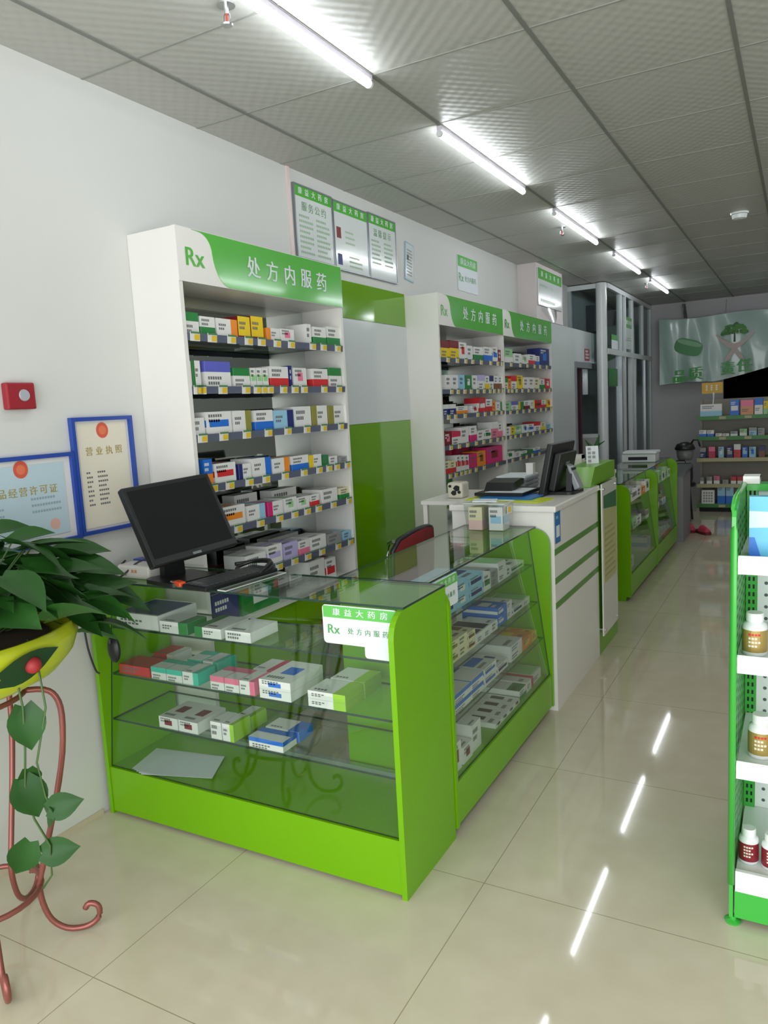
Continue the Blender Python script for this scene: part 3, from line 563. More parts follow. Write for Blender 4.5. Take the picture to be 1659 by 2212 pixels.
# paper in the front counter
mb = MB()
for k in range(5):
    a = .25+.05*k; c, s_ = math.cos(a), math.sin(a); z = .1868+.0012*k+.0004; P = lambda x, y: (-2.035+.012*k+x*c-y*s_, 1.945-.004*k+x*s_*.6+y*c, z)
    mb.box(0, 0, 0, 0, 0, 0, PAPER) if False else mb.add([P(-.15, -.085), P(.15, -.085), P(.15, .085), P(-.15, .085)]+[tuple(Vector(P(*q))+Vector((0, 0, .0009))) for q in ((-.15, -.085), (.15, -.085), (.15, .085), (-.15, .085))], [(3, 2, 1, 0), (4, 5, 6, 7), (0, 1, 5, 4), (1, 2, 6, 5), (2, 3, 7, 6), (3, 0, 4, 7)], PAPER)
tag(mb.build('paper_stack'), 'loose stack of white paper sheets on the bottom board of front counter', 'paper')
rx_sign(.262, .122, (-1.289, 1.883, .752), (0, 0, 0), 'bright green and white Rx card hanging on the front counter glass', 0)
t = thing('blank_card', 'small blank white card behind the Rx card on front counter', 'card', (-1.146, 1.888, .715))
MB().prism(rrect(0, 0, .115, .06, .01), 'y', 0, .003, PAPER).build('card', t)
rx_sign(.215, .112, (-1.068, 2.208, .762), 0, 'green and white Rx card on the aisle counter, half hidden by side panel', PI/2)

# ------------------------------------------------------------------ white cashier desk
t = thing('cashier_desk', 'white cashier desk with three green stripes beside the aisle', 'desk', (-1.24, 3.352, 0))
MB().box(-.25, 0, 0, .255, .018, .95, WHITE).box(.235, .018, 0, .255, .85, .95, WHITE).box(-.25, .832, 0, .235, .85, .95, WHITE).build('body', t)
MB().box(-.262, -.012, .9505, .268, .85, .98, WHITE).build('desk_top', t, bevel=.006)
for z in (.748, .612, .494): MB().box(.2545, .0005, z, .2568, .85, z+.03, mat('stripe_green', (78, 140, 44), .3)).build('stripe', t)
t = thing('payment_sticker', 'tall blue sticker with a white square on the cashier desk front', 'sticker', (-.9845, 3.368, .80))
MB().box(0, 0, 0, .0012, .085, .15, mat('sticker_blue', (30, 112, 180), .4)).build('backing', t)
MB().box(.001, .016, .028, .0018, .070, .082, PAPER).build('white_square', t)
MB().rows((.0016, .014, .128), (0, 1, 0), (0, 0, 1), .062, 1, .02, .014, pal('lightblue')).build('printing', t)

t = thing('green_pedestal', 'lime green pedestal with raised slanted top behind the cashier desk', 'pedestal', (-1.145, 4.206, 0))
MB().box(-.15, 0, 0, .16, .47, .966, GREEN).build('body', t)
MB().prism([(-.14, .981), (.47, .981), (.47, 1.082), (-.03, 1.082), (-.125, .996)], 'x', .005, .155, GREEN).build('raised_top', t)
t = thing('notice_board', 'white acrylic notice board with green and cream poster on the pedestal', 'notice board', (-.972, 4.206, .115))
MB().box(.004, 0, 0, .012, .375, .868, mat('acrylic', (222, 224, 218), .12, coat=.4)).build('panel', t)
pz = MB().box(.0115, .02, .30, .0132, .355, .80, mat('poster_cream', (188, 186, 130), .3)).quad((.0134, .02, .73), (.0134, .355, .70), (.0134, .355, .80), (.0134, .02, .80), mat('poster_dark_green', (50, 110, 70), .3))
pz.rows((.0134, .05, .62), (0, 1, 0), (0, 0, 1), .27, 9, .034, .014, mat('poster_olive', (160, 158, 96), .5)); pz.build('poster', t)
for y in (.03, .345):
    for z in (.03, .838): MB().tube([(-.016, y, z), (.018, y, z)], .008, CHROME, 12).build('standoff', t)
t = thing('price_card_stand', 'small white card leaning on the raised green top', 'card', (-1.055, 4.40, 1.083), rot=(-.45, 0, .3))
MB().box(-.035, 0, 0, .035, .003, .11, PAPER).build('card', t)
MB().rows((-.025, -.0006, .1), (1, 0, 0), (0, 0, 1), .05, 4, .025, .018, pal('grey')).build('printing', t)
mb = MB()
for k, (a, l, b) in enumerate(((.3, .16, .05), (1.2, .13, -.05), (2.4, .12, .08))):
    mb.tube([(0, 0, 0), (.03*math.cos(a), .03*math.sin(a), l*.5), (b, .05*math.sin(a), l)], [.014, .02, .002], LEAF, 6)
t = thing('desk_plant', 'dark spiky potted plant behind the green raised top', 'plant', (-1.19, 4.93, .98)); mb.build('foliage', t, smooth=True, loc=(0, 0, .08)); MB().lathe([(.04, 0), (.05, .08)], WHITE, 16).build('pot', t)
t = thing('side_table', 'white table holding plant and box behind green pedestal', 'table', (-1.30, 4.90, 0)); MB().box(-.14, -.2, .955, .22, .25, .979, WHITE).build('table_top', t)
for a in (-.12, .2):
    for b in (-.18, .23): MB().box(a-.015, b-.015, 0, a+.015, b+.015, .955, WHITE).build('leg', t)
t = thing('carton', 'plain white box behind the black cashier monitor', 'carton', (-1.30, 4.76, .98)); MB().box(-.1, -.04, 0, .1, .04, .13, mat('cream_card', (220, 216, 204), .5)).build('body', t); MB().box(-.1, -.0405, .105, .1, .0405, .1305, WHITE).build('lid', t)

# things on the cashier desk
def monitor(loc, rz, lean, w, h, label, base_z, tilt=0.0, back='flat'):
    """panel centre at loc; screen faces local -y; stand reaches down to base_z"""
    t = thing('computer_monitor', label, 'monitor', (loc[0], loc[1], base_z), rz); zc = loc[2]-base_z
    Rm = Matrix.Rotation(-lean, 4, 'X') @ Matrix.Rotation(tilt, 4, 'Y'); T = Matrix.Translation((0, 0, zc)) @ Rm
    def put(mb, nm, par=t, **k):
        o = mb.build(nm, par, **k); o.matrix_local = T; return o
    hs = put(MB().box(-w/2, 0, -h/2, w/2, .03, h/2, BLACK).box(-w*.36, .03, -h*.36, w*.36, .065, h*.34, BLACK), 'housing', bevel=.006)
    f = .017; put(MB().box(-w/2+f, -.0012, -h/2+f*1.6, w/2-f, .001, h/2-f, SCREEN), 'screen')
    put(MB().box(-.018, -.0016, -h/2+.007, .018, .0, -h/2+.016, mat('badge', (110, 116, 118), .3)), 'badge')
    put(MB().box(-.03, .066, h*.1, .03, .0665, h*.1+.02, mat('badge', (110, 116, 118), .3)), 'rear_badge')
    y = .075
    MB().prism([(-.045, 0.012), (.045, 0.012), (.032, zc), (-.032, zc)], 'y', y, y+.03, BLACK).build('stand', t)
    MB().prism(rrect(-.10, -.055, .10, .13, .03), 'z', 0, .014, BLACK).build('base', t)
    return t
monitor((-1.925, 1.975, 1.118), math.radians(79), math.radians(26), .372, .297, 'black computer monitor leaning back on the front glass counter', .8865, math.radians(-3))
t = monitor((-1.125, 3.86, 1.11), math.radians(-93), math.radians(12), .36, .28, 'black computer monitor seen from behind on the white cashier desk', .9805)
MB().prism([(.075, .15), (.095, .14), (.145, .03), (.115, .015)], 'x', -.035, .035, mat('monitor_grey', (150, 156, 160), .25)).build('arm_cover', t, bevel=.006)
def sheet(name, pts, z, th, m, label, cat):
    return tag(MB().prism(pts, 'z', z, z+th, m).build(name), label, cat)
sheet('folder', [(-1.488, 3.52), (-1.08, 3.43), (-1.05, 3.60), (-1.47, 3.70)], .981, .004, mat('folder_lime', (206, 222, 30), .35), 'lime yellow plastic folder at the near edge of cashier desk', 'folder')
sheet('folder', [(-1.42, 3.54), (-1.14, 3.51), (-1.13, 3.70), (-1.39, 3.74)], .9855, .006, mat('folder_blue', (20, 110, 190), .35), 'thin blue folder lying on the lime folder', 'folder')
sheet('paper_tray', [(-1.47, 3.60), (-1.21, 3.59), (-1.20, 3.88), (-1.45, 3.90)], .992, .016, BLACK, 'low black tray of papers lying on the blue folder', 'tray')
sheet('paper_sheet', [(-1.42, 3.62), (-1.215, 3.61), (-1.205, 3.80), (-1.36, 3.83)], 1.0085, .002, PAPER, 'white paper sheet on the black tray', 'paper')
mb = MB(); mb.prism([(3.66, 1.0115), (3.70, 1.05), (3.82, 1.062), (3.86, 1.056), (3.86, 1.03), (3.72, 1.0115)], 'x', -1.44, -1.29, BLACK); tag(mb.build('folder'), 'black curved folder lying on the paper tray', 'folder')
mb = MB()
for k in range(7): mb.box(-1.475+.006*(k % 3), 3.94+.004*(k % 2), .981+.011*k, -1.31+.006*(k % 2), 4.17, .991+.011*k, mat('grey_paper', (150, 150, 160), .6) if k < 6 else PAPER)
tag(mb.build('paper_stack'), 'thick stack of grey papers at the back of cashier desk', 'paper')
t = thing('white_post', 'narrow white upright block beside the black cashier monitor', 'post', (-1.33, 4.10, .981)); MB().box(-.02, -.02, 0, .02, .02, .13, WHITE).build('body', t); MB().box(-.022, -.022, .13, .022, .022, .136, WHITE).build('cap', t)
t = thing('side_table', 'low white side table at the left of the cashier desk', 'table', (-1.64, 3.80, 0))
MB().box(-.13, -.22, .945, .125, .3, .965, WHITE).build('table_top', t)
for a in (-.11, .105):
    for b in (-.2, .28): MB().box(a-.012, b-.012, 0, a+.012, b+.012, .945, WHITE).build('leg', t)
t = thing('tissue_box', 'cream box with black spots on the low side table', 'box', (-1.62, 3.74, .9655))
MB().box(-.045, -.05, 0, .045, .05, .085, mat('pot_cream', (206, 200, 184), .4)).build('body', t, bevel=.012)
mb = MB()
for k, (x, z, r) in enumerate(((.012, .055, .016), (-.005, .03, .014), (.026, .034, .009), (-.026, .066, .008))):
    mb.add([(x+r*math.cos(2*PI*i/10)*(1+.3*(i % 2)), -.0504, z+r*math.sin(2*PI*i/10)) for i in range(10)], [tuple(range(10))], BLACK)
mb.build('spots', t)

# clear plastic tubs of medicine on the aisle counter
for k, (y, nm, b1, b2) in enumerate(((-1.302, 'left', 'cream', 'palepink'), (-1.203, 'right', 'white', 'lightblue'))):
    t = thing('plastic_tub', 'clear plastic tub of medicine on the aisle counter, %s one of two' % nm, 'tub', (y, 3.235, .8865), 0, 'plastic tubs on the aisle counter')
    mb = MB(); w0, w1, d0, d1, hh = .040, .048, .055, .068, .125
    for s in (1,):
        b = [(-w0, -d0), (w0, -d0), (w0, d0), (-w0, d0)]; u = [(-w1, -d1), (w1, -d1), (w1, d1), (-w1, d1)]
        vs = [(*p, .001) for p in b]+[(*p, hh) for p in u]; mb.add(vs, [(3, 2, 1, 0)]+[(i, (i+1) % 4, 4+(i+1) % 4, 4+i) for i in range(4)], PLASTIC)
    mb.build('tub_wall', t, recalc=False)
    MB().tube([(-w1, -d1, hh), (w1, -d1, hh), (w1, d1, hh), (-w1, d1, hh)], .0025, mat('clear_rim', (205, 212, 205), .2), 6, True).build('rim', t)
    med_box('medicine_box', .066, .085, .105, b1, b2, 'low' if k == 0 else 'mid', (y, 3.23, .8885), 0, 'upright %s medicine box inside the %s clear tub' % (b1, nm), 'boxes in the plastic tubs')
MB().box(.0485, -.03, .075, .0495, .03, .11, TAGW).box(.0492, -.02, .08, .05, .02, .105, TAGY).build('price_tag', t)
o = MB().box(-.06, -.04, 0, .05, .05, .004, PAPER).build('leaflet'); o.location = (-1.265, 3.235, 1.0165); o.rotation_euler = (0, .03, .3); tag(o, 'white leaflet lying across the tops of the two clear tubs', 'leaflet')

# chair behind the aisle counter
RED = mat('red_fabric', (128, 28, 34), .75, vary=.1, scale=60, bump=.2)
t = thing('office_chair', 'red office chair with black edge and chrome frame behind aisle counter', 'chair', (-1.80, 3.15, 0), -PI/2)
n = 12
def back(y0, th, z0, z1, w, m):
    mb = MB(); vs = []
    for i in range(n+1):
        u = -1+2*i/n
        for z in (z0, z1+.02-.045*u*u*1.0-(.03 if abs(u) > .95 else 0)):
            y = y0+.045*(1-u*u)+.05*(z-.5); vs += [(u*w, y, z), (u*w, y+th, z)]
    fs = []
    for i in range(n):
        a = 4*i; c = 4*(i+1); fs += [(a, c, c+2, a+2), (a+1, a+3, c+3, c+1), (a+2, c+2, c+3, a+3), (a, a+1, c+1, c)]
    fs += [(0, 2, 3, 1), (4*n, 4*n+1, 4*n+3, 4*n+2)]; mb.add(vs, fs, m); return mb, vs
mb, vs = back(.16, .03, .52, .875, .205, RED); mb.build('backrest', t, smooth=False)
rim = [((vs[4*i+2][0]), vs[4*i+2][1]+.015, vs[4*i+2][2]+.002) for i in range(n+1)]
MB().tube([(-.208, .175, .52)]+rim+[(.208, .175, .52)], .013, BLACK).build('edge_trim', t, smooth=True)
MB().box(-.20, -.24, .42, .20, .17, .47, RED).build('seat', t, bevel=.02)
for s in (-1, 1):
    MB().tube([(s*.17, .12, .40), (s*.18, .14, .6), (s*.19, .15, .78), (s*.20, .17, .855), (s*.21, .20, .868)], .010, CHROME).build('back_frame', t)
    MB().tube([(s*.18, .15, .42), (s*.205, .20, .01)], .011, CHROME).build('leg', t); MB().tube([(s*.18, -.2, .42), (s*.205, -.24, .01)], .011, CHROME).build('leg', t)

# computer things on the front counter
ZT = .8865
t = thing('keyboard', 'black keyboard on the front glass counter below the monitor', 'keyboard', (-1.765, 2.025, ZT+.001), math.radians(82))
MB().box(-.17, -.062, 0, .17, .062, .016, BLACK).build('body', t, bevel=.004)
KEY = mat('key_grey', (62, 66, 68), .4); mb = MB()
for r in range(5):
    for c in range(15):
        mb.box(-.160+c*.0214, -.052+r*.0215, .0158, -.160+c*.0214+.0185, -.052+r*.0215+.018, .0205, KEY)
mb.build('keys', t)
t = thing('acrylic_ruler', 'clear acrylic strip in front of the keyboard', 'ruler', (-1.672, 2.03, ZT+.0005), math.radians(84)); MB().box(-.15, -.02, 0, .15, .02, .004, PLASTIC, mat('clear_rim', (205, 212, 205), .2), 'z').build('strip', t)
t = thing('storage_box', 'long white box with blue rim at the wall end of front counter', 'box', (-2.12, 2.0, ZT))
MB().box(-.125, -.06, 0, .04, .06, .05, WHITE).build('body', t, bevel=.008); MB().box(-.122, .02, .0495, .037, .062, .056, BLUEF).build('blue_rim', t)
MB().rows((-.05, -.0605, .035), (1, 0, 0), (0, 0, 1), .05, 1, .02, .012, pal('peach')).build('printing', t)
t = thing('gadget', 'small orange and chrome gadget at the front edge of the glass counter', 'gadget', (-1.90, 1.895, ZT+.001), -.35)
MB().box(-.035, -.012, 0, .03, .012, .018, CHROME).build('body', t, bevel=.006); MB().box(-.005, -.0135, .003, .045, .0135, .021, mat('orange_plastic', (226, 84, 36), .3)).build('cap', t, bevel=.005)
t = thing('gadget', 'small pale clear gadget beside the orange one on the glass counter', 'gadget', (-1.80, 1.895, ZT+.001), -.2)
MB().box(-.03, -.014, 0, .03, .014, .02, mat('pale_beige', (190, 182, 168), .3)).build('body', t, bevel=.006); MB().tube([(-.02, -.015, .012), (.02, -.015, .012)], .003, CHROME).build('pin', t)
def cable(name, pts, r, label, m=BLACK):
    c = bpy.data.curves.new('c', 'CURVE'); P = [Vector(p) for p in pts]; out = []
    for i in range(len(P)-1):
        p0, p1, p2, p3 = P[max(i-1, 0)], P[i], P[i+1], P[min(i+2, len(P)-1)]
        for k in range(6):
            u = k/6; out.append(.5*((2*p1)+(p2-p0)*u+(2*p0-5*p1+4*p2-p3)*u*u+(3*p1-p0-3*p2+p3)*u**3))
    out.append(P[-1]); bpy.data.curves.remove(c)
    return tag(MB().tube(out, r, m, 8).build(name, smooth=True), label, 'cable')
cable('cable', [(-1.87, 2.17, .91), (-1.80, 2.22, .915), (-1.72, 2.20, .918), (-1.69, 2.14, .905), (-1.74, 2.08, .897), (-1.80, 2.10, .90), (-1.84, 2.16, .906), (-1.79, 2.20, .922), (-1.70, 2.17, .93), (-1.70, 2.10, .898)], .007, 'black coiled cable loop beside the monitor on front counter')
cable('cable', [(-2.10, 2.03, .96), (-2.16, 1.97, .945), (-2.20, 1.92, .90), (-2.215, 1.86, .895), (-2.20, 1.80, .87), (-2.17, 1.797, .80), (-2.14, 1.796, .70)], .0035, 'thin black mouse cable hanging over the front edge of glass counter')
cable('cable', [(-2.24, 1.98, .945), (-2.25, 1.90, .90), (-2.262, 1.83, .893), (-2.255, 1.78, .80), (-2.25, 1.775, .68), (-2.24, 1.79, .58), (-2.23, 1.80, .56)], .0035, 'thin black cable hanging at the wall end of front counter')
t = thing('computer_mouse', 'black computer mouse dangling by its cable before the front counter', 'mouse', (-2.135, 1.795, .635))
MB().ball((0, 0, .03), .03, BLACK, 16, (1, .5, 1.7)).build('body', t, smooth=True); MB().box(-.004, -.0165, .055, .004, -.0145, .07, mat('mouse_wheel', (70, 72, 76), .4)).build('wheel', t)
t = thing('plug_adapter', 'small dark grey connector hanging over the counter front edge', 'connector', (-2.155, 1.80, .80))
MB().box(-.018, -.014, 0, .018, .012, .055, mat('dark_grey_plastic', (52, 54, 62), .4)).build('body', t, bevel=.004); MB().tube([(0, 0, .055), (0, 0, .075)], .006, BLACK).build('strain_relief', t)

# ------------------------------------------------------------------ plant and its stand
PC = (-1.985, 1.145)
t = thing('plant_stand', 'copper coloured wrought iron plant stand with curled feet', 'plant stand', (PC[0], PC[1], 0))
for k in range(5):
    a = math.radians(43-70*k)
    if k > 1: a = math.radians(-25-72*(k-1)-0)
    d = Vector((math.cos(a), math.sin(a), 0)); pts = []
    prof = [(.155, .745), (.21, .74), (.238, .715), (.248, .66), (.238, .55), (.208, .42), (.16, .25), (.138, .17), (.14, .11), (.158, .055), (.195, .02), (.24, .012), (.272, .022), (.288, .045), (.284, .072), (.262, .082), (.25, .068)]
    q = [d*r+Vector((0, 0, z)) for r, z in prof]; sm = []
    for i in range(len(q)-1):
        p0, p1, p2, p3 = q[max(i-1, 0)], q[i], q[i+1], q[min(i+2, len(q)-1)]
        for u in (0, .34, .67): sm.append(.5*((2*p1)+(p2-p0)*u+(2*p0-5*p1+4*p2-p3)*u*u+(3*p1-p0-3*p2+p3)*u**3))
    sm.append(q[-1])
    if PC[0]+d.x*.29 < -2.285: sm = [Vector((max(p.x, -2.284-PC[0]), p.y, p.z)) for p in sm]
    MB().tube(sm, .0085, COPPER, 8).build('leg', t, smooth=True)
MB().tube([(.14*math.cos(2*PI*i/28), .14*math.sin(2*PI*i/28), .165) for i in range(28)], .008, COPPER, 8, True).build('ring', t, smooth=True)
MB().tube([(.16*math.cos(2*PI*i/28), .16*math.sin(2*PI*i/28), .742) for i in range(28)], .0075, COPPER, 8, True).build('top_ring', t, smooth=True)

t = thing('potted_pothos', 'leafy green pothos in a lime yellow bowl on the copper stand', 'potted plant', (PC[0], PC[1], .752))
MB().lathe([(.10, 0), (.165, .012), (.222, .04), (.260, .085), (.276, .135), (.272, .172), (.258, .17), (.245, .14), (.05, .13)], POT, 36, (0, 0, 0), 1.03, 1.2).build('pot', t, smooth=True)
MB().lathe([(.24, .145), (.12, .158), (.01, .162)], mat('soil', (60, 46, 34), .9, bump=.5), 24).build('soil', t)
def leaf_geo(mb, base, direc, up, L, Wd, droop, m, fold=.25):
    f = Vector(direc).normalized(); s = f.cross(Vector(up)).normalized(); u = s.cross(f); n = 7; prof = [.0, .72, 1.0, .93, .72, .42, .14, 0]
    prof = [0.42, .92, 1.0, .97, .85, .62, .30, 0.0]; vs = []; base = Vector(base)
    for i, p in enumerate(prof):
        x = i/n; c = base+f*(L*(x-.06 if i == 0 else x))-u*(droop*L*x*x)
        for q in (-1, -.5, 0, .5, 1): vs.append(c+s*(q*p*Wd/2)+u*(fold*abs(q)*p*Wd/2)-f*(.12*L*abs(q) if i == 0 else 0)*(-1 if i == 0 else 1)*-1)
    fs = []
    for i in range(n):
        for j in range(4): fs.append((i*5+j, i*5+j+1, (i+1)*5+j+1, (i+1)*5+j))
    mb.add(vs, fs, m)
pr = random.Random(11); mb = MB(); st = MB()
for k in range(230):
    a = pr.uniform(-PI, PI); el = pr.random()
    rr_ = .08+.30*pr.random()**.7; z = .12+(.30-.28*(rr_/.38)**2)*(.45+.6*pr.random())
    if pr.random() < .25: rr_ = .26+.10*pr.random(); z = .06+.12*pr.random()
    p = Vector((rr_*math.cos(a), rr_*math.sin(a), z)); L = pr.uniform(.11, .17)
    d = Vector((math.cos(a+pr.uniform(-.7, .7)), math.sin(a+pr.uniform(-.7, .7)), pr.uniform(-.45, .35)))
    tip = p+d.normalized()*L
    if PC[0]+min(p.x, tip.x) < -2.27 or p.x < -.26: continue
    side = p.x*.87-p.y*.49; low = min(p.z, tip.z-.06)
    if side > .04 and low < .15: continue
    leaf_geo(mb, p, d, (pr.uniform(-.5, .5), pr.uniform(-.5, .5), 1), L, L*pr.uniform(.62, .8), pr.uniform(.1, .5), LEAF)
    st.tube([(p.x*.25, p.y*.25, .11), (p.x*.7, p.y*.7, (p.z+.11)/2+.05), tuple(p)], .0022, STEM, 5)
# the long runner towards the counter and raised leaves
for (x, y, z), d, L in (((.12, .34, .27), (.55, .75, -.1), .19), ((.17, .36, .22), (.5, .8, -.25), .19), ((.05, .36, .30), (.5, .6, .1), .17), ((.14, .30, .16), (.6, .6, -.5), .18), ((.2, .28, .2), (.7, .5, -.3), .18),
                        ((.02, .22, .36), (.6, .5, .25), .13), ((-.08, .2, .38), (.5, .6, .2), .14), ((.2, .42, .17), (.5, .8, -.35), .16), ((.20, .26, .15), (.5, .55, -.5), .13), ((.08, .34, .17), (.4, .5, -.6), .14), ((.02, .38, .22), (.4, .8, -.3), .17)):
    x, y, z, L = x*.92, y*.88, z, L*.88
    leaf_geo(mb, (x, y, z), d, (.35, -.25, 1), L, L*.7, .25, LEAF); st.tube([(x*.3, y*.3, .12), (x*.75, y*.75, z+.03), (x, y, z)], .0025, STEM, 5)
# trailing vines in front of the stand
vine1 = [(.19, -.02, .12), (.235, .01, .06), (.235, .02, -.04), (.215, .025, -.16), (.20, .02, -.28), (.21, .03, -.36), (.235, .05, -.44), (.24, .04, -.52), (.21, .03, -.56)]
st.tube(vine1, .003, STEM, 6)
vine2 = [(.20, .08, .12), (.26, .06, .05), (.27, .06, -.05), (.235, .04, -.2), (.24, .05, -.30), (.28, .06, -.36)]
st.tube(vine2, .0028, STEM, 6)
for (x, y, z), d, L in (((.225, .03, -.05), (.25, -.1, -1), .11), ((.21, .03, -.22), (-.2, .2, -.7), .07), ((.20, .02, -.25), (.3, .1, -1), .11), ((.255, .05, -.33), (.6, .35, .15), .085), ((.26, .05, -.345), (-.5, .1, -.2), .075), ((.19, .02, -.43), (-.3, -.3, -.8), .10), ((.22, .04, -.46), (.6, .4, .05), .09)):
    leaf_geo(mb, (x, y, z), d, (.75, -.5, .35), L, L*.85, .2, LEAF)
mb.build('foliage', t, smooth=True, recalc=False, loc=(0, 0, .035)); st.build('vine', t, smooth=True, loc=(0, 0, .035))
# ladybird-like decoration on the bowl
dv = Vector((.93, -.28, 0)).normalized()
mb = MB(); leaf_geo(mb, (.284, -.05, .105), (.02, .95, .12), (1, .1, -.35), .17, .085, .1, mat('dark_leaf_print', (24, 60, 34), .4), .05); mb.build('leaf_ornament', t, smooth=True, recalc=False)
MB().ball((.282, .03, .112), .022, mat('red_ornament', (160, 40, 44), .55), 16).build('red_ornament', t, smooth=True)

# ------------------------------------------------------------------ green gondola shelving at the right
GOND = mat('gondola_green', (60, 176, 62), .28, coat=.3); GW = mat('gondola_white', (232, 236, 234), .3)
GX, GY = -.155, 2.10
t = thing('gondola_shelf', 'bright green and white retail gondola shelf at the right edge', 'shelf unit', (GX, GY, 0)); GWd = .92
prof = [(0, .02), (.46, .02), (.46, 1.178), (.06, 1.178)]+[(.06-.06*math.sin(PI/2*i/5), 1.118+.06*math.cos(PI/2*i/5)) for i in range(6)]
for x in (0, GWd-.016):
    sp = MB().prism(prof, 'x', x+.003, x+.013, GOND).build('side_panel', t)
    MB().tube([(x+.008, .0, .12), (x+.008, .0, 1.10), (x+.008, .018, 1.155), (x+.008, .06, 1.178), (x+.008, .46, 1.178)], .009, GOND, 10).build('edge_tube', sp, smooth=True)
    xi = x+.0132 if x == 0 else x+.0028; mb = MB()
    for i in range(5):
        for j in range(36):
            y = .05+.085*i; z = .2+.026*j
            mb.quad((xi, y, z), (xi, y+.05, z), (xi, y+.05, z+.009), (xi, y, z+.009), mat('slot_dark', (20, 70, 28), .6))
    mb.build('vent_slots', sp, recalc=False)
for x in (.03, GWd-.03):
    up = MB().box(x-.015, .40, .02, x+.015, .44, 1.17, GOND).build('upright', t); mb = MB()
    for j in range(42):
        z = .16+.024*j
        for dx in (-.006, .006): mb.quad((x+dx-.0028, .3995, z), (x+dx+.0028, .3995, z), (x+dx+.0028, .3995, z+.013), (x+dx-.0028, .3995, z+.013), TARTAN)
    mb.build('slots', up, recalc=False)
bp = MB().box(.046, .41, .02, GWd-.046, .425, 1.16, GW).build('peg_panel', t); mb = MB(); HOLE = mat('peg_hole', (90, 96, 98), .6)
for i in range(17):
    for j in range(26):
        x = .07+.048*i; z = .17+.037*j
        mb.add([(x+.0055*math.cos(k*PI/4), .4095, z+.0055*math.sin(k*PI/4)) for k in range(8)], [tuple(range(8))], HOLE)
mb.build('peg_holes', bp, recalc=False)
MB().box(.015, .38, 1.16, GWd-.015, .46, 1.179, GOND).build('top_cap', t)
for z, d in ((1.018, .0), (.752, .0), (.458, .0)):
    sh = MB().box(.018, .012+d, z-.012, GWd-.018, .405, z, GW).build('shelf', t)
    MB().prism([(.0, z-.03), (.012, z-.03), (.012, z+.016), (.006, z+.018), (.0, z+.012)], 'x', .018, GWd-.018, GW).build('price_lip', sh)
MB().box(.018, .006, .125, GWd-.018, .405, .145, GW).box(.018, .0, .10, GWd-.018, .012, .16, GW).build('base_deck', t)
MB().box(.016, .006, .018, GWd-.016, .02, .099, GOND).build('kick_plate', t)
for x in (.012, GWd-.02):
    for y in (.012, .44): MB().lathe([(.02, 0), (.022, .006), (.010, .01), (.010, .02)], GOND, 14, (x, y, 0)).build('foot', t)
t = thing('carton', 'small white carton lying on the top front corner of green gondola', 'carton', (GX+.03, GY+.40, 1.18)); MB().box(-.025, -.02, 0, .02, .05, .022, WHITE).build('body', t)
MB().box(-.025, -.0204, .015, .02, .0504, .0225, mat('lid_white', (240, 240, 236), .4)).build('lid', t)
t = thing('blue_carton', 'sky blue and white carton standing on the top gondola shelf', 'carton', (GX+.125, GY+.12, 1.0185), rot=(-.06, 0, .05))
MB().box(-.088, -.03, 0, .16, .03, .158, mat('carton_sky', (96, 186, 224), .35)).build('body', t)
mb = MB().quad((-.088, -.0306, .075), (.16, -.0306, .085), (.16, -.0306, .11), (-.088, -.0306, .12), mat('carton_pale', (204, 228, 238), .4)).quad((-.03, -.031, .04), (.13, -.031, .04), (.13, -.031, .085), (-.03, -.031, .085), PAPER)
mb.quad((.03, -.0312, .098), (.07, -.0312, .098), (.07, -.0312, .11), (.03, -.0312, .11), pal('brown')).rows((-.015, -.0314, .078), (1, 0, 0), (0, 0, 1), .12, 4, .011, .004, INK)
mb.quad((-.088, -.031, .0), (-.06, -.031, .0), (-.075, -.031, .05), (-.088, -.031, .05), pal('blue')); mb.build('printing', t)
def bottle(x, y, z, h, r, body, label, txt, bands):
    t = thing('pill_bottle', label, 'bottle', (x, y, z), group='pill bottles on the green gondola')
    MB().lathe([(r*.9, 0), (r, .004), (r, h*.66), (r*.92, h*.74), (r*.62, h*.79), (r*.60, h*.82)], GW, 28).build('body', t, smooth=True)
    MB().lathe([(r*.68, h*.80), (r*.70, h*.82), (r*.70, h*.97), (r*.64, h)], mat('cap_white', (236, 238, 236), .35, bump=.1), 28).build('cap', t, smooth=False)
    lb = MB().lathe([(r*1.006, h*.10), (r*1.006, h*.62)], body, 28)
    n = 28
    for k in range(4):
        for j in range(4-(k % 2)):
            a0 = -PI/2-.45+j*.25; zz = h*(.50-.09*k)
            lb.add([(r*1.015*math.cos(a), r*1.015*math.sin(a), zq) for a, zq in ((a0, zz), (a0+.19, zz), (a0+.19, zz+h*.05), (a0, zz+h*.05))], [(0, 1, 2, 3)], txt if k else bands)
    lb.build('wrap_label', t, smooth=False); return t
GB = mat('gold_label', (176, 150, 84), .35, .3); RB = mat('wine_label', (132, 34, 46), .4); CT = mat('label_cream', (226, 220, 200), .5)
bottle(GX+.055, GY+.085, .7525, .115, .031, GB, 'white pill bottle with gold label on the second gondola shelf', CT, pal('red'))
bottle(GX+.072, GY+.10, .4585, .12, .032, GB, 'white pill bottle with gold label on the third gondola shelf', CT, pal('red'))
bottle(GX+.046, GY+.09, .1455, .10, .026, RB, 'white pill bottle with wine red label on bottom gondola deck, left', CT, CT)
bottle(GX+.104, GY+.08, .1455, .10, .026, RB, 'white pill bottle with wine red label on bottom gondola deck, right', CT, CT)

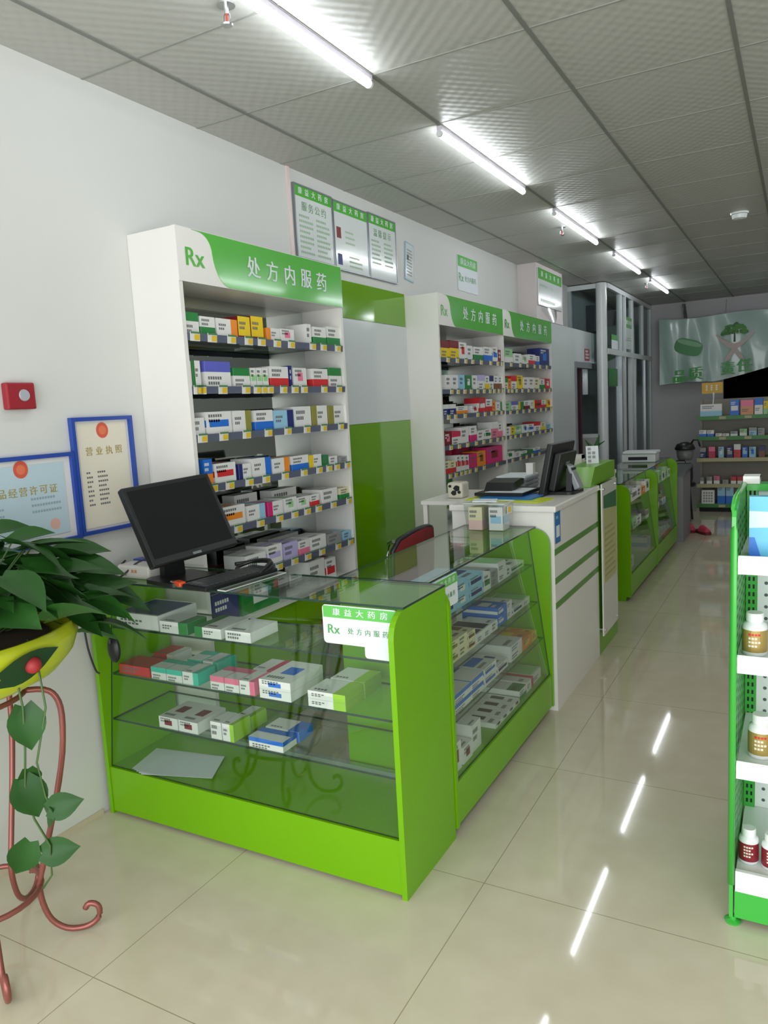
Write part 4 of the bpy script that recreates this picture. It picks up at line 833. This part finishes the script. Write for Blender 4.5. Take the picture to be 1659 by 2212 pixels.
# ------------------------------------------------------------------ partition and far end of the shop
WP = -2.05
mb = MB().box(WP-.05, 7.045, 0, WP, 7.84, 2.17, PANELW).box(WP-.05, 7.84, 1.84, WP, 8.70, 2.17, PANELW)
struct(mb.build('wall_partition'))
dm = mat('door_grey', (132, 136, 142), .5)
struct(MB().box(WP-.05, 7.84, 0, WP+.012, 7.90, 1.84, dm).box(WP-.05, 7.90, 1.78, WP+.012, 8.54, 1.84, dm).build('door_1'))
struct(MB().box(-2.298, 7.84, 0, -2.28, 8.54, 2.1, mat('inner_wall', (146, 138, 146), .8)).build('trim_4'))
mb = MB(); n = 14
for i in range(n):
    f = lambda k: (WP-.03+.012*math.sin(k*1.3), 8.30+.21*k/n)
    (x0, y0), (x1, y1) = f(i), f(i+1); mb.add([(x0, y0, 1.50), (x1, y1, 1.50), (x1, y1, 1.775), (x0, y0, 1.775), (x0-.006, y0, 1.50), (x1-.006, y1, 1.50), (x1-.006, y1, 1.775), (x0-.006, y0, 1.775)], [(0, 1, 2, 3), (7, 6, 5, 4), (0, 4, 5, 1), (3, 2, 6, 7)], PAPER)
tag(mb.build('door_curtain', smooth=True), 'short white curtain hanging in the grey doorway', 'curtain')
tag(MB().box(WP-.075, 8.18, .1, WP-.03, 8.24, 1.775, mat('dark_maroon_cloth', (60, 36, 42), .8)).build('door_drape'), 'dark maroon drape hanging inside the grey doorway', 'curtain')
t = thing('fire_notice', 'small red and white notice on the partition above doorway', 'sign', (WP+.001, 8.27, 1.862))
MB().box(0, 0, 0, .002, .20, .125, mat('notice_red', (150, 40, 46), .4)).build('plate', t)
MB().rows((.0026, .03, .11), (0, 1, 0), (0, 0, 1), .16, 3, .034, .022, PAPER).build('printing', t)

XG = -1.90; YP = 8.56
# corner post, cross frame, long frame
t = MB().tube([(-1.935, YP+.02, 0), (-1.935, YP+.02, 2.69)], .058, PVC, 20).build('trim_5', smooth=False); struct(t)
mb = MB().box(-2.30, YP, 0, -2.0, YP+.05, 1.02, mat('lower_panel', (168, 170, 166), .5)).box(-2.30, YP, 1.02, -1.98, YP+.05, 1.06, PVC).box(-2.30, YP, 2.64, -1.98, YP+.05, 2.69, PVC).box(-2.30, YP, 1.06, -2.26, YP+.05, 2.64, ALU).box(-2.26, YP+.02, 1.06, -1.985, YP+.026, 2.64, DGLASS)
struct(mb.build('window_1'))
mb = MB()
for z0, z1 in ((2.64, 2.69), (1.93, 1.99)): mb.box(XG-.03, YP+.07, z0, XG+.03, YB-.001, z1, PVC)
for y in (9.34, 9.58, 10.05, 10.75, 11.36): mb.box(XG-.025, y-.03, 1.99, XG+.025, y+.03, 2.64, PVC)
mb.box(XG-.004, YP+.08, 1.99, XG+.002, YB-.01, 2.64, DGLASS); struct(mb.build('window_2'))
mb = MB()
for y, w, m in ((9.36, .03, ALU), (9.56, .03, PVC), (10.0, .05, PVC), (10.22, .03, ALU), (10.9, .03, ALU), (11.34, .04, PVC)): mb.box(XG-.025, y-w, 0, XG+.025, y+w, 1.93, m)
mb.box(XG-.03, YP+.07, 0, XG+.03, YB-.001, .08, PVC).box(XG-.012, YP+.08, .08, XG-.007, 9.36, 1.93, DGLASS).box(XG+.006, 10.0, .08, XG+.011, 11.3, 1.93, DGLASS)
struct(mb.build('door_2'))
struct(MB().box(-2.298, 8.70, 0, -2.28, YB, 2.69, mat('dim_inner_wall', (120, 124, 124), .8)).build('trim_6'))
wall_poster(9.62, 10.0, 2.02, 2.42, XG+.006, 'green headed notice behind the upper partition glass', '', framed=False, lines=3, hh=.34)
t = thing('paper_notice', 'small white paper with green top on the upper partition glass', 'notice', (XG+.004, 8.88, 2.0)); MB().box(0, 0, 0, .002, .34, .10, PAPER).box(0, 0, .102, .002, .34, .16, HEAD).build('sheet', t)
tag(MB().box(XG+.0, 8.72, 1.58, XG+.003, 9.2, 1.78, mat('door_reflection', (40, 120, 50), .4)).build('door_reflection'), 'faint green painted reflection on the sliding partition door glass', 'sticker')  # flat green patch: a reflection painted onto the door glass
t = thing('wall_box', 'dark grey box high on the wall inside the partition', 'box', (-2.279, 9.3, 2.25)); MB().box(0, 0, 0, .1, .4, .3, mat('box_dark', (70, 74, 80), .5)).build('body', t); MB().box(.1, .02, .02, .108, .38, .28, mat('box_dark2', (86, 90, 96), .4)).build('cover', t)

# rear wall: dark opening, banner, bracket
struct(MB().box(-.94, YB-.012, 1.0, .9, YB-.002, 2.0, mat('opening_darkness', (3, 3, 3), .9, spec=.05)).build('window_3'))  # flat black panel; darkness of the unlit room beyond is put into its colour
mb = MB(); nx, nz = 60, 14; YBN = 11.15
def bp_(u, v):
    x = -1.735+2.3*u; zb = 1.582+(.02*math.sin(3*u*PI) if u < .3 else 0)+.15*max(0, (u-.28)/.3)**1.2*(1 if u < .6 else 1); zb = min(zb, 1.76); zt = 2.472-.02*math.sin(PI*u*3)-.03*u
    z = zb+(zt-zb)*v; y = YBN+.006*math.sin(u*58+2*v)*(1-.5*v)+.010*math.sin(u*17+v*5)
    return Vector((x, y, z))
vs = [bp_(i/nx, j/nz) for i in range(nx+1) for j in range(nz+1)]
fs = [(i*(nz+1)+j, (i+1)*(nz+1)+j, (i+1)*(nz+1)+j+1, i*(nz+1)+j+1) for i in range(nx) for j in range(nz)]
bt = thing('hanging_banner', 'wide pale green banner under plastic film on the rear wall', 'banner', (0, 0, 0))
BAN = mat('banner_cloth', (158, 186, 176), .22, vary=.08, scale=2.2, coat=.5)
mb.add(vs, fs, BAN); mb.add([v+Vector((0, .004, 0)) for v in vs], [f[::-1] for f in fs], BAN); mb.build('sheet', bt, smooth=True, recalc=False)
def on_banner(x, z, off=.012): u = (x+1.735)/2.3; return Vector((x, YBN-.022-off, z))
mb = MB(); cx, cz = -1.36, 2.07; ax = Vector((.17, 0, -.055)); pr_ = Vector((.035, 0, .10)); 
ell = [on_banner(cx, cz)+ax*math.copysign(abs(math.cos(a))**.6, math.cos(a))+pr_*math.copysign(abs(math.sin(a))**.7, math.sin(a)) for a in (2*PI*i/28 for i in range(28))]
mb.add(ell, [tuple(range(28))], mat('capsule_green', (44, 132, 60), .35)); mb.build('capsule_picture', bt)
mb = MB(); mb.add([on_banner(cx, cz, .014)+ax*.9*math.copysign(abs(math.cos(a))**.6, math.cos(a))+pr_*.3*math.sin(a)+pr_*.5 for a in (2*PI*i/20 for i in range(20))], [tuple(range(20))], mat('capsule_pale', (120, 176, 130), .35)); mb.build('capsule_highlight', bt)
mb = MB(); tr = random.Random(5)
for k in range(70):
    a = tr.uniform(0, PI); r = tr.random()**.5; p = on_banner(-.79+.15*r*math.cos(a), 2.21+.13*r*math.sin(a)-.02*r, .012+.0006*k/70); q = tr.uniform(.014, .028)
    mb.add([p+Vector((q*math.cos(2*PI*i/7), 0, q*math.sin(2*PI*i/7))) for i in range(7)], [tuple(range(7))], mat('tree_green', (46, 110, 36), .5) if k % 2 else mat('tree_green2', (72, 140, 44), .5))
p = on_banner(-.79, 2.2); mb.add([p+Vector(v) for v in ((-.008, 0, 0), (.008, 0, 0), (.012, 0, -.11), (-.012, 0, -.11))], [(0, 1, 2, 3)], mat('tree_trunk', (70, 70, 50), .6)); mb.build('tree_picture', bt)
mb = MB(); PK = mat('faded_pink', (200, 184, 178), .5)
for s in (-1, 1):
    c_ = [(-.79+s*x, z) for x, z in ((.0, 2.07), (.07, 2.09), (.15, 2.14), (.22, 2.21), (.23, 2.19), (.16, 2.10), (.08, 2.03), (.03, 2.0), (.10, 1.9), (.12, 1.84), (.06, 1.86), (.0, 1.95))]
    mb.add([on_banner(x, z, .010) for x, z in c_], [tuple(range(len(c_)))], PK)
mb.build('hands_picture', bt, recalc=False)
mb = MB(); BG = mat('banner_letter', (44, 160, 50), .4)
for ch, x, z in (('品', -1.47, 1.685), ('质', -1.27, 1.715), ('责', -.87, 1.755), ('任', -.67, 1.78)): mb.text(ch, .185, BG, on_banner(x, z, .016), (1, 0, .0), (0, 0, 1), bold=.045)
mb.build('lettering', bt)
for x in (-1.43, -.9, .2): MB().tube([(x, YBN, 2.47), (x, YBN+.1, 2.66)], .004, mat('string', (150, 150, 150), .6)).build('cord', bt)
t = thing('wall_bracket', 'short black strap bracket on the rear wall above banner', 'bracket', (-1.44, 11.38, 2.57)); MB().prism([(-.02, .1), (.012, .1), (.04, -.09), (.0, -.09)], 'y', -.03, .005, BLACK).build('strap', t); MB().box(-.02, -.034, .08, .012, .0, .1, BLACK).build('clip', t)

# rear shelf unit
RX0, RX1, RY = -1.115, .75, 9.90
t = thing('rear_shelf', 'dim grey retail shelf unit with green shelf lips at the rear', 'shelf unit', (RX0, RY, 0)); Wd = RX1-RX0
RG = mat('rear_shelf_grey', (150, 146, 132), .5); RL = mat('rear_lip_green', (60, 130, 60), .4); RT = mat('rear_tag', (176, 170, 130), .5)
MB().box(0, .40, .02, Wd, .42, 1.36, RG).build('back_panel', t)
for x in (0, Wd/2-.015, Wd-.03): MB().box(x, .36, 0, x+.03, .42, 1.36, RG).box(x, .0, 0, x+.03, .36, .05, RG).build('upright', t)
for z in (1.165, .92, .66, .345, .10):
    sh = MB().box(.002, .012, z-.02, Wd-.002, .36, z-.001, RG).build('shelf', t)
    MB().box(.002, .0, z-.045, Wd-.002, .011, z-.002, RL if z in (1.165, .92, .10) else RT).build('price_lip', sh)
    n = 6
    for i in range(n if z in (1.165, .92, .10) else 0): MB().box(.25+i*(Wd-.2)/n, -.002, z-.04, .25+i*(Wd-.2)/n+.075, .0, z-.008, RT).build('price_tag', sh)
MB().box(.03, .05, .0, Wd-.03, .07, .055, TARTAN).build('kick_plate', t)
sh = ['top', 'second', 'third', 'fourth', 'bottom']
for k, (z, items) in enumerate(REAR):
    for j, (x, w, h, base, band, st) in enumerate(items):
        med_box('product_box', w-.003, .10 if k != 2 else .06, h, base, band, st, (x, RY+.065, z), 0, '%s, %s from left, %s shelf of rear unit' % (desc(base, band, st), ORD[j], sh[k]), 'product boxes on the rear shelf unit', 'product box')
t = thing('shelf_sign', 'small yellow category sign on a white clip atop rear shelf', 'sign', (-.955, RY+.17, 1.165))
MB().tube([(0, 0, 0), (0, 0, .05), (.012, 0, .2), (.012, 0, .28)], [.014, .012, .007, .012], PAPER).build('clip', t)
MB().box(-.12, -.004, .27, .115, .004, .40, mat('sign_yellow', (206, 160, 30), .4)).build('plate', t)
mb = MB()
for j in range(3): mb.rows((-.075+.055*j, -.0048, .37), (1, 0, 0), (0, 0, 1), .05, 3, .024, .016, PAPER, unit=.02)
mb.build('printing', t)
# between the far counter and the rear shelf
t = thing('grey_cabinet', 'grey cabinet with dark sloping top beyond the last green counter', 'cabinet', (-1.27, 7.80, 0))
MB().box(-.2, 0, 0, .27, .55, .66, mat('cab_grey', (132, 130, 136), .5)).build('body', t); MB().prism([(-.02, .661), (.57, .70), (.57, .73), (-.02, .69)], 'x', -.21, .29, mat('cab_top', (92, 96, 98), .3)).build('sloping_top', t)
t = thing('stool', 'dark stool in the gap beside the rear shelf', 'stool', (-1.20, 9.2, 0))
MB().lathe([(.15, .40), (.16, .42), (.15, .44)], BLACK, 20).build('seat', t)
for k in range(4): a = PI/4+k*PI/2; MB().tube([(.11*math.cos(a), .11*math.sin(a), .40), (.15*math.cos(a), .15*math.sin(a), 0)], .012, BLACK).build('leg', t)
t = thing('black_bag', 'dark bag standing on the stool beside rear shelf', 'bag', (-1.20, 9.2, .441)); MB().box(-.13, -.08, 0, .12, .08, .22, mat('dark_cloth', (34, 36, 40), .8)).build('body', t, bevel=.03); MB().tube([(-.06, 0, .21), (-.05, 0, .25), (.04, 0, .25), (.05, 0, .21)], .006, BLACK).build('handle', t)
t = thing('electric_pot', 'black and grey round lidded pot on the dark bag', 'pot', (-1.16, 9.2, .70))
MB().lathe([(.07, 0), (.085, .03), (.095, .12)], mat('pot_grey', (112, 116, 114), .35), 20).build('body', t, smooth=True); MB().lathe([(.108, .118), (.112, .135), (.09, .18), (.03, .205)], BLACK, 20).build('lid', t, smooth=True); MB().tube([(.06, 0, .17), (.09, 0, .225), (.14, 0, .225), (.16, 0, .15)], .011, BLACK).build('handle', t, smooth=True)
for k, (x, y, a) in enumerate(((-1.02, 8.47, -1.2), (-.88, 8.36, -1.0))):
    t = thing('slipper', 'pinkish red slipper on the floor beyond the counters, %s one' % ('left' if k == 0 else 'right'), 'slipper', (x, y, 0), a, 'slippers on the floor')
    MB().prism([(-.12, -.035), (-.05, -.04), (.06, -.046), (.12, -.03), (.135, 0), (.12, .03), (.06, .046), (-.05, .04), (-.12, .035), (-.135, 0)], 'z', 0, .028, mat('slipper_sole', (110, 30, 40), .7)).build('sole', t)
    mb = MB(); R_ = []
    for i in range(6):
        x = -.01+.024*i; w = .047-.004*i; hh = .062-.006*i; R_ += [(x, w*math.cos(PI*j/8), .027+hh*math.sin(PI*j/8)) for j in range(9)]
    mb.add(R_, [(i*9+j, i*9+j+1, (i+1)*9+j+1, (i+1)*9+j) for i in range(5) for j in range(8)]+[tuple(range(45, 54))], mat('slipper_pink', (196, 62, 84), .7)); mb.build('upper', t, smooth=True)
t = thing('label_printer', 'white boxy printer on top of the far green counter', 'printer', (-1.30, 7.30, .8485))
MB().box(-.16, -.1, 0, .14, .12, .075, PVC).build('body', t, bevel=.008); MB().box(-.15, -.11, .077, .15, .12, .10, mat('printer_lid', (222, 226, 228), .35)).build('lid', t, bevel=.006); MB().box(-.10, -.1006, .02, .07, -.099, .05, TARTAN).build('paper_slot', t)
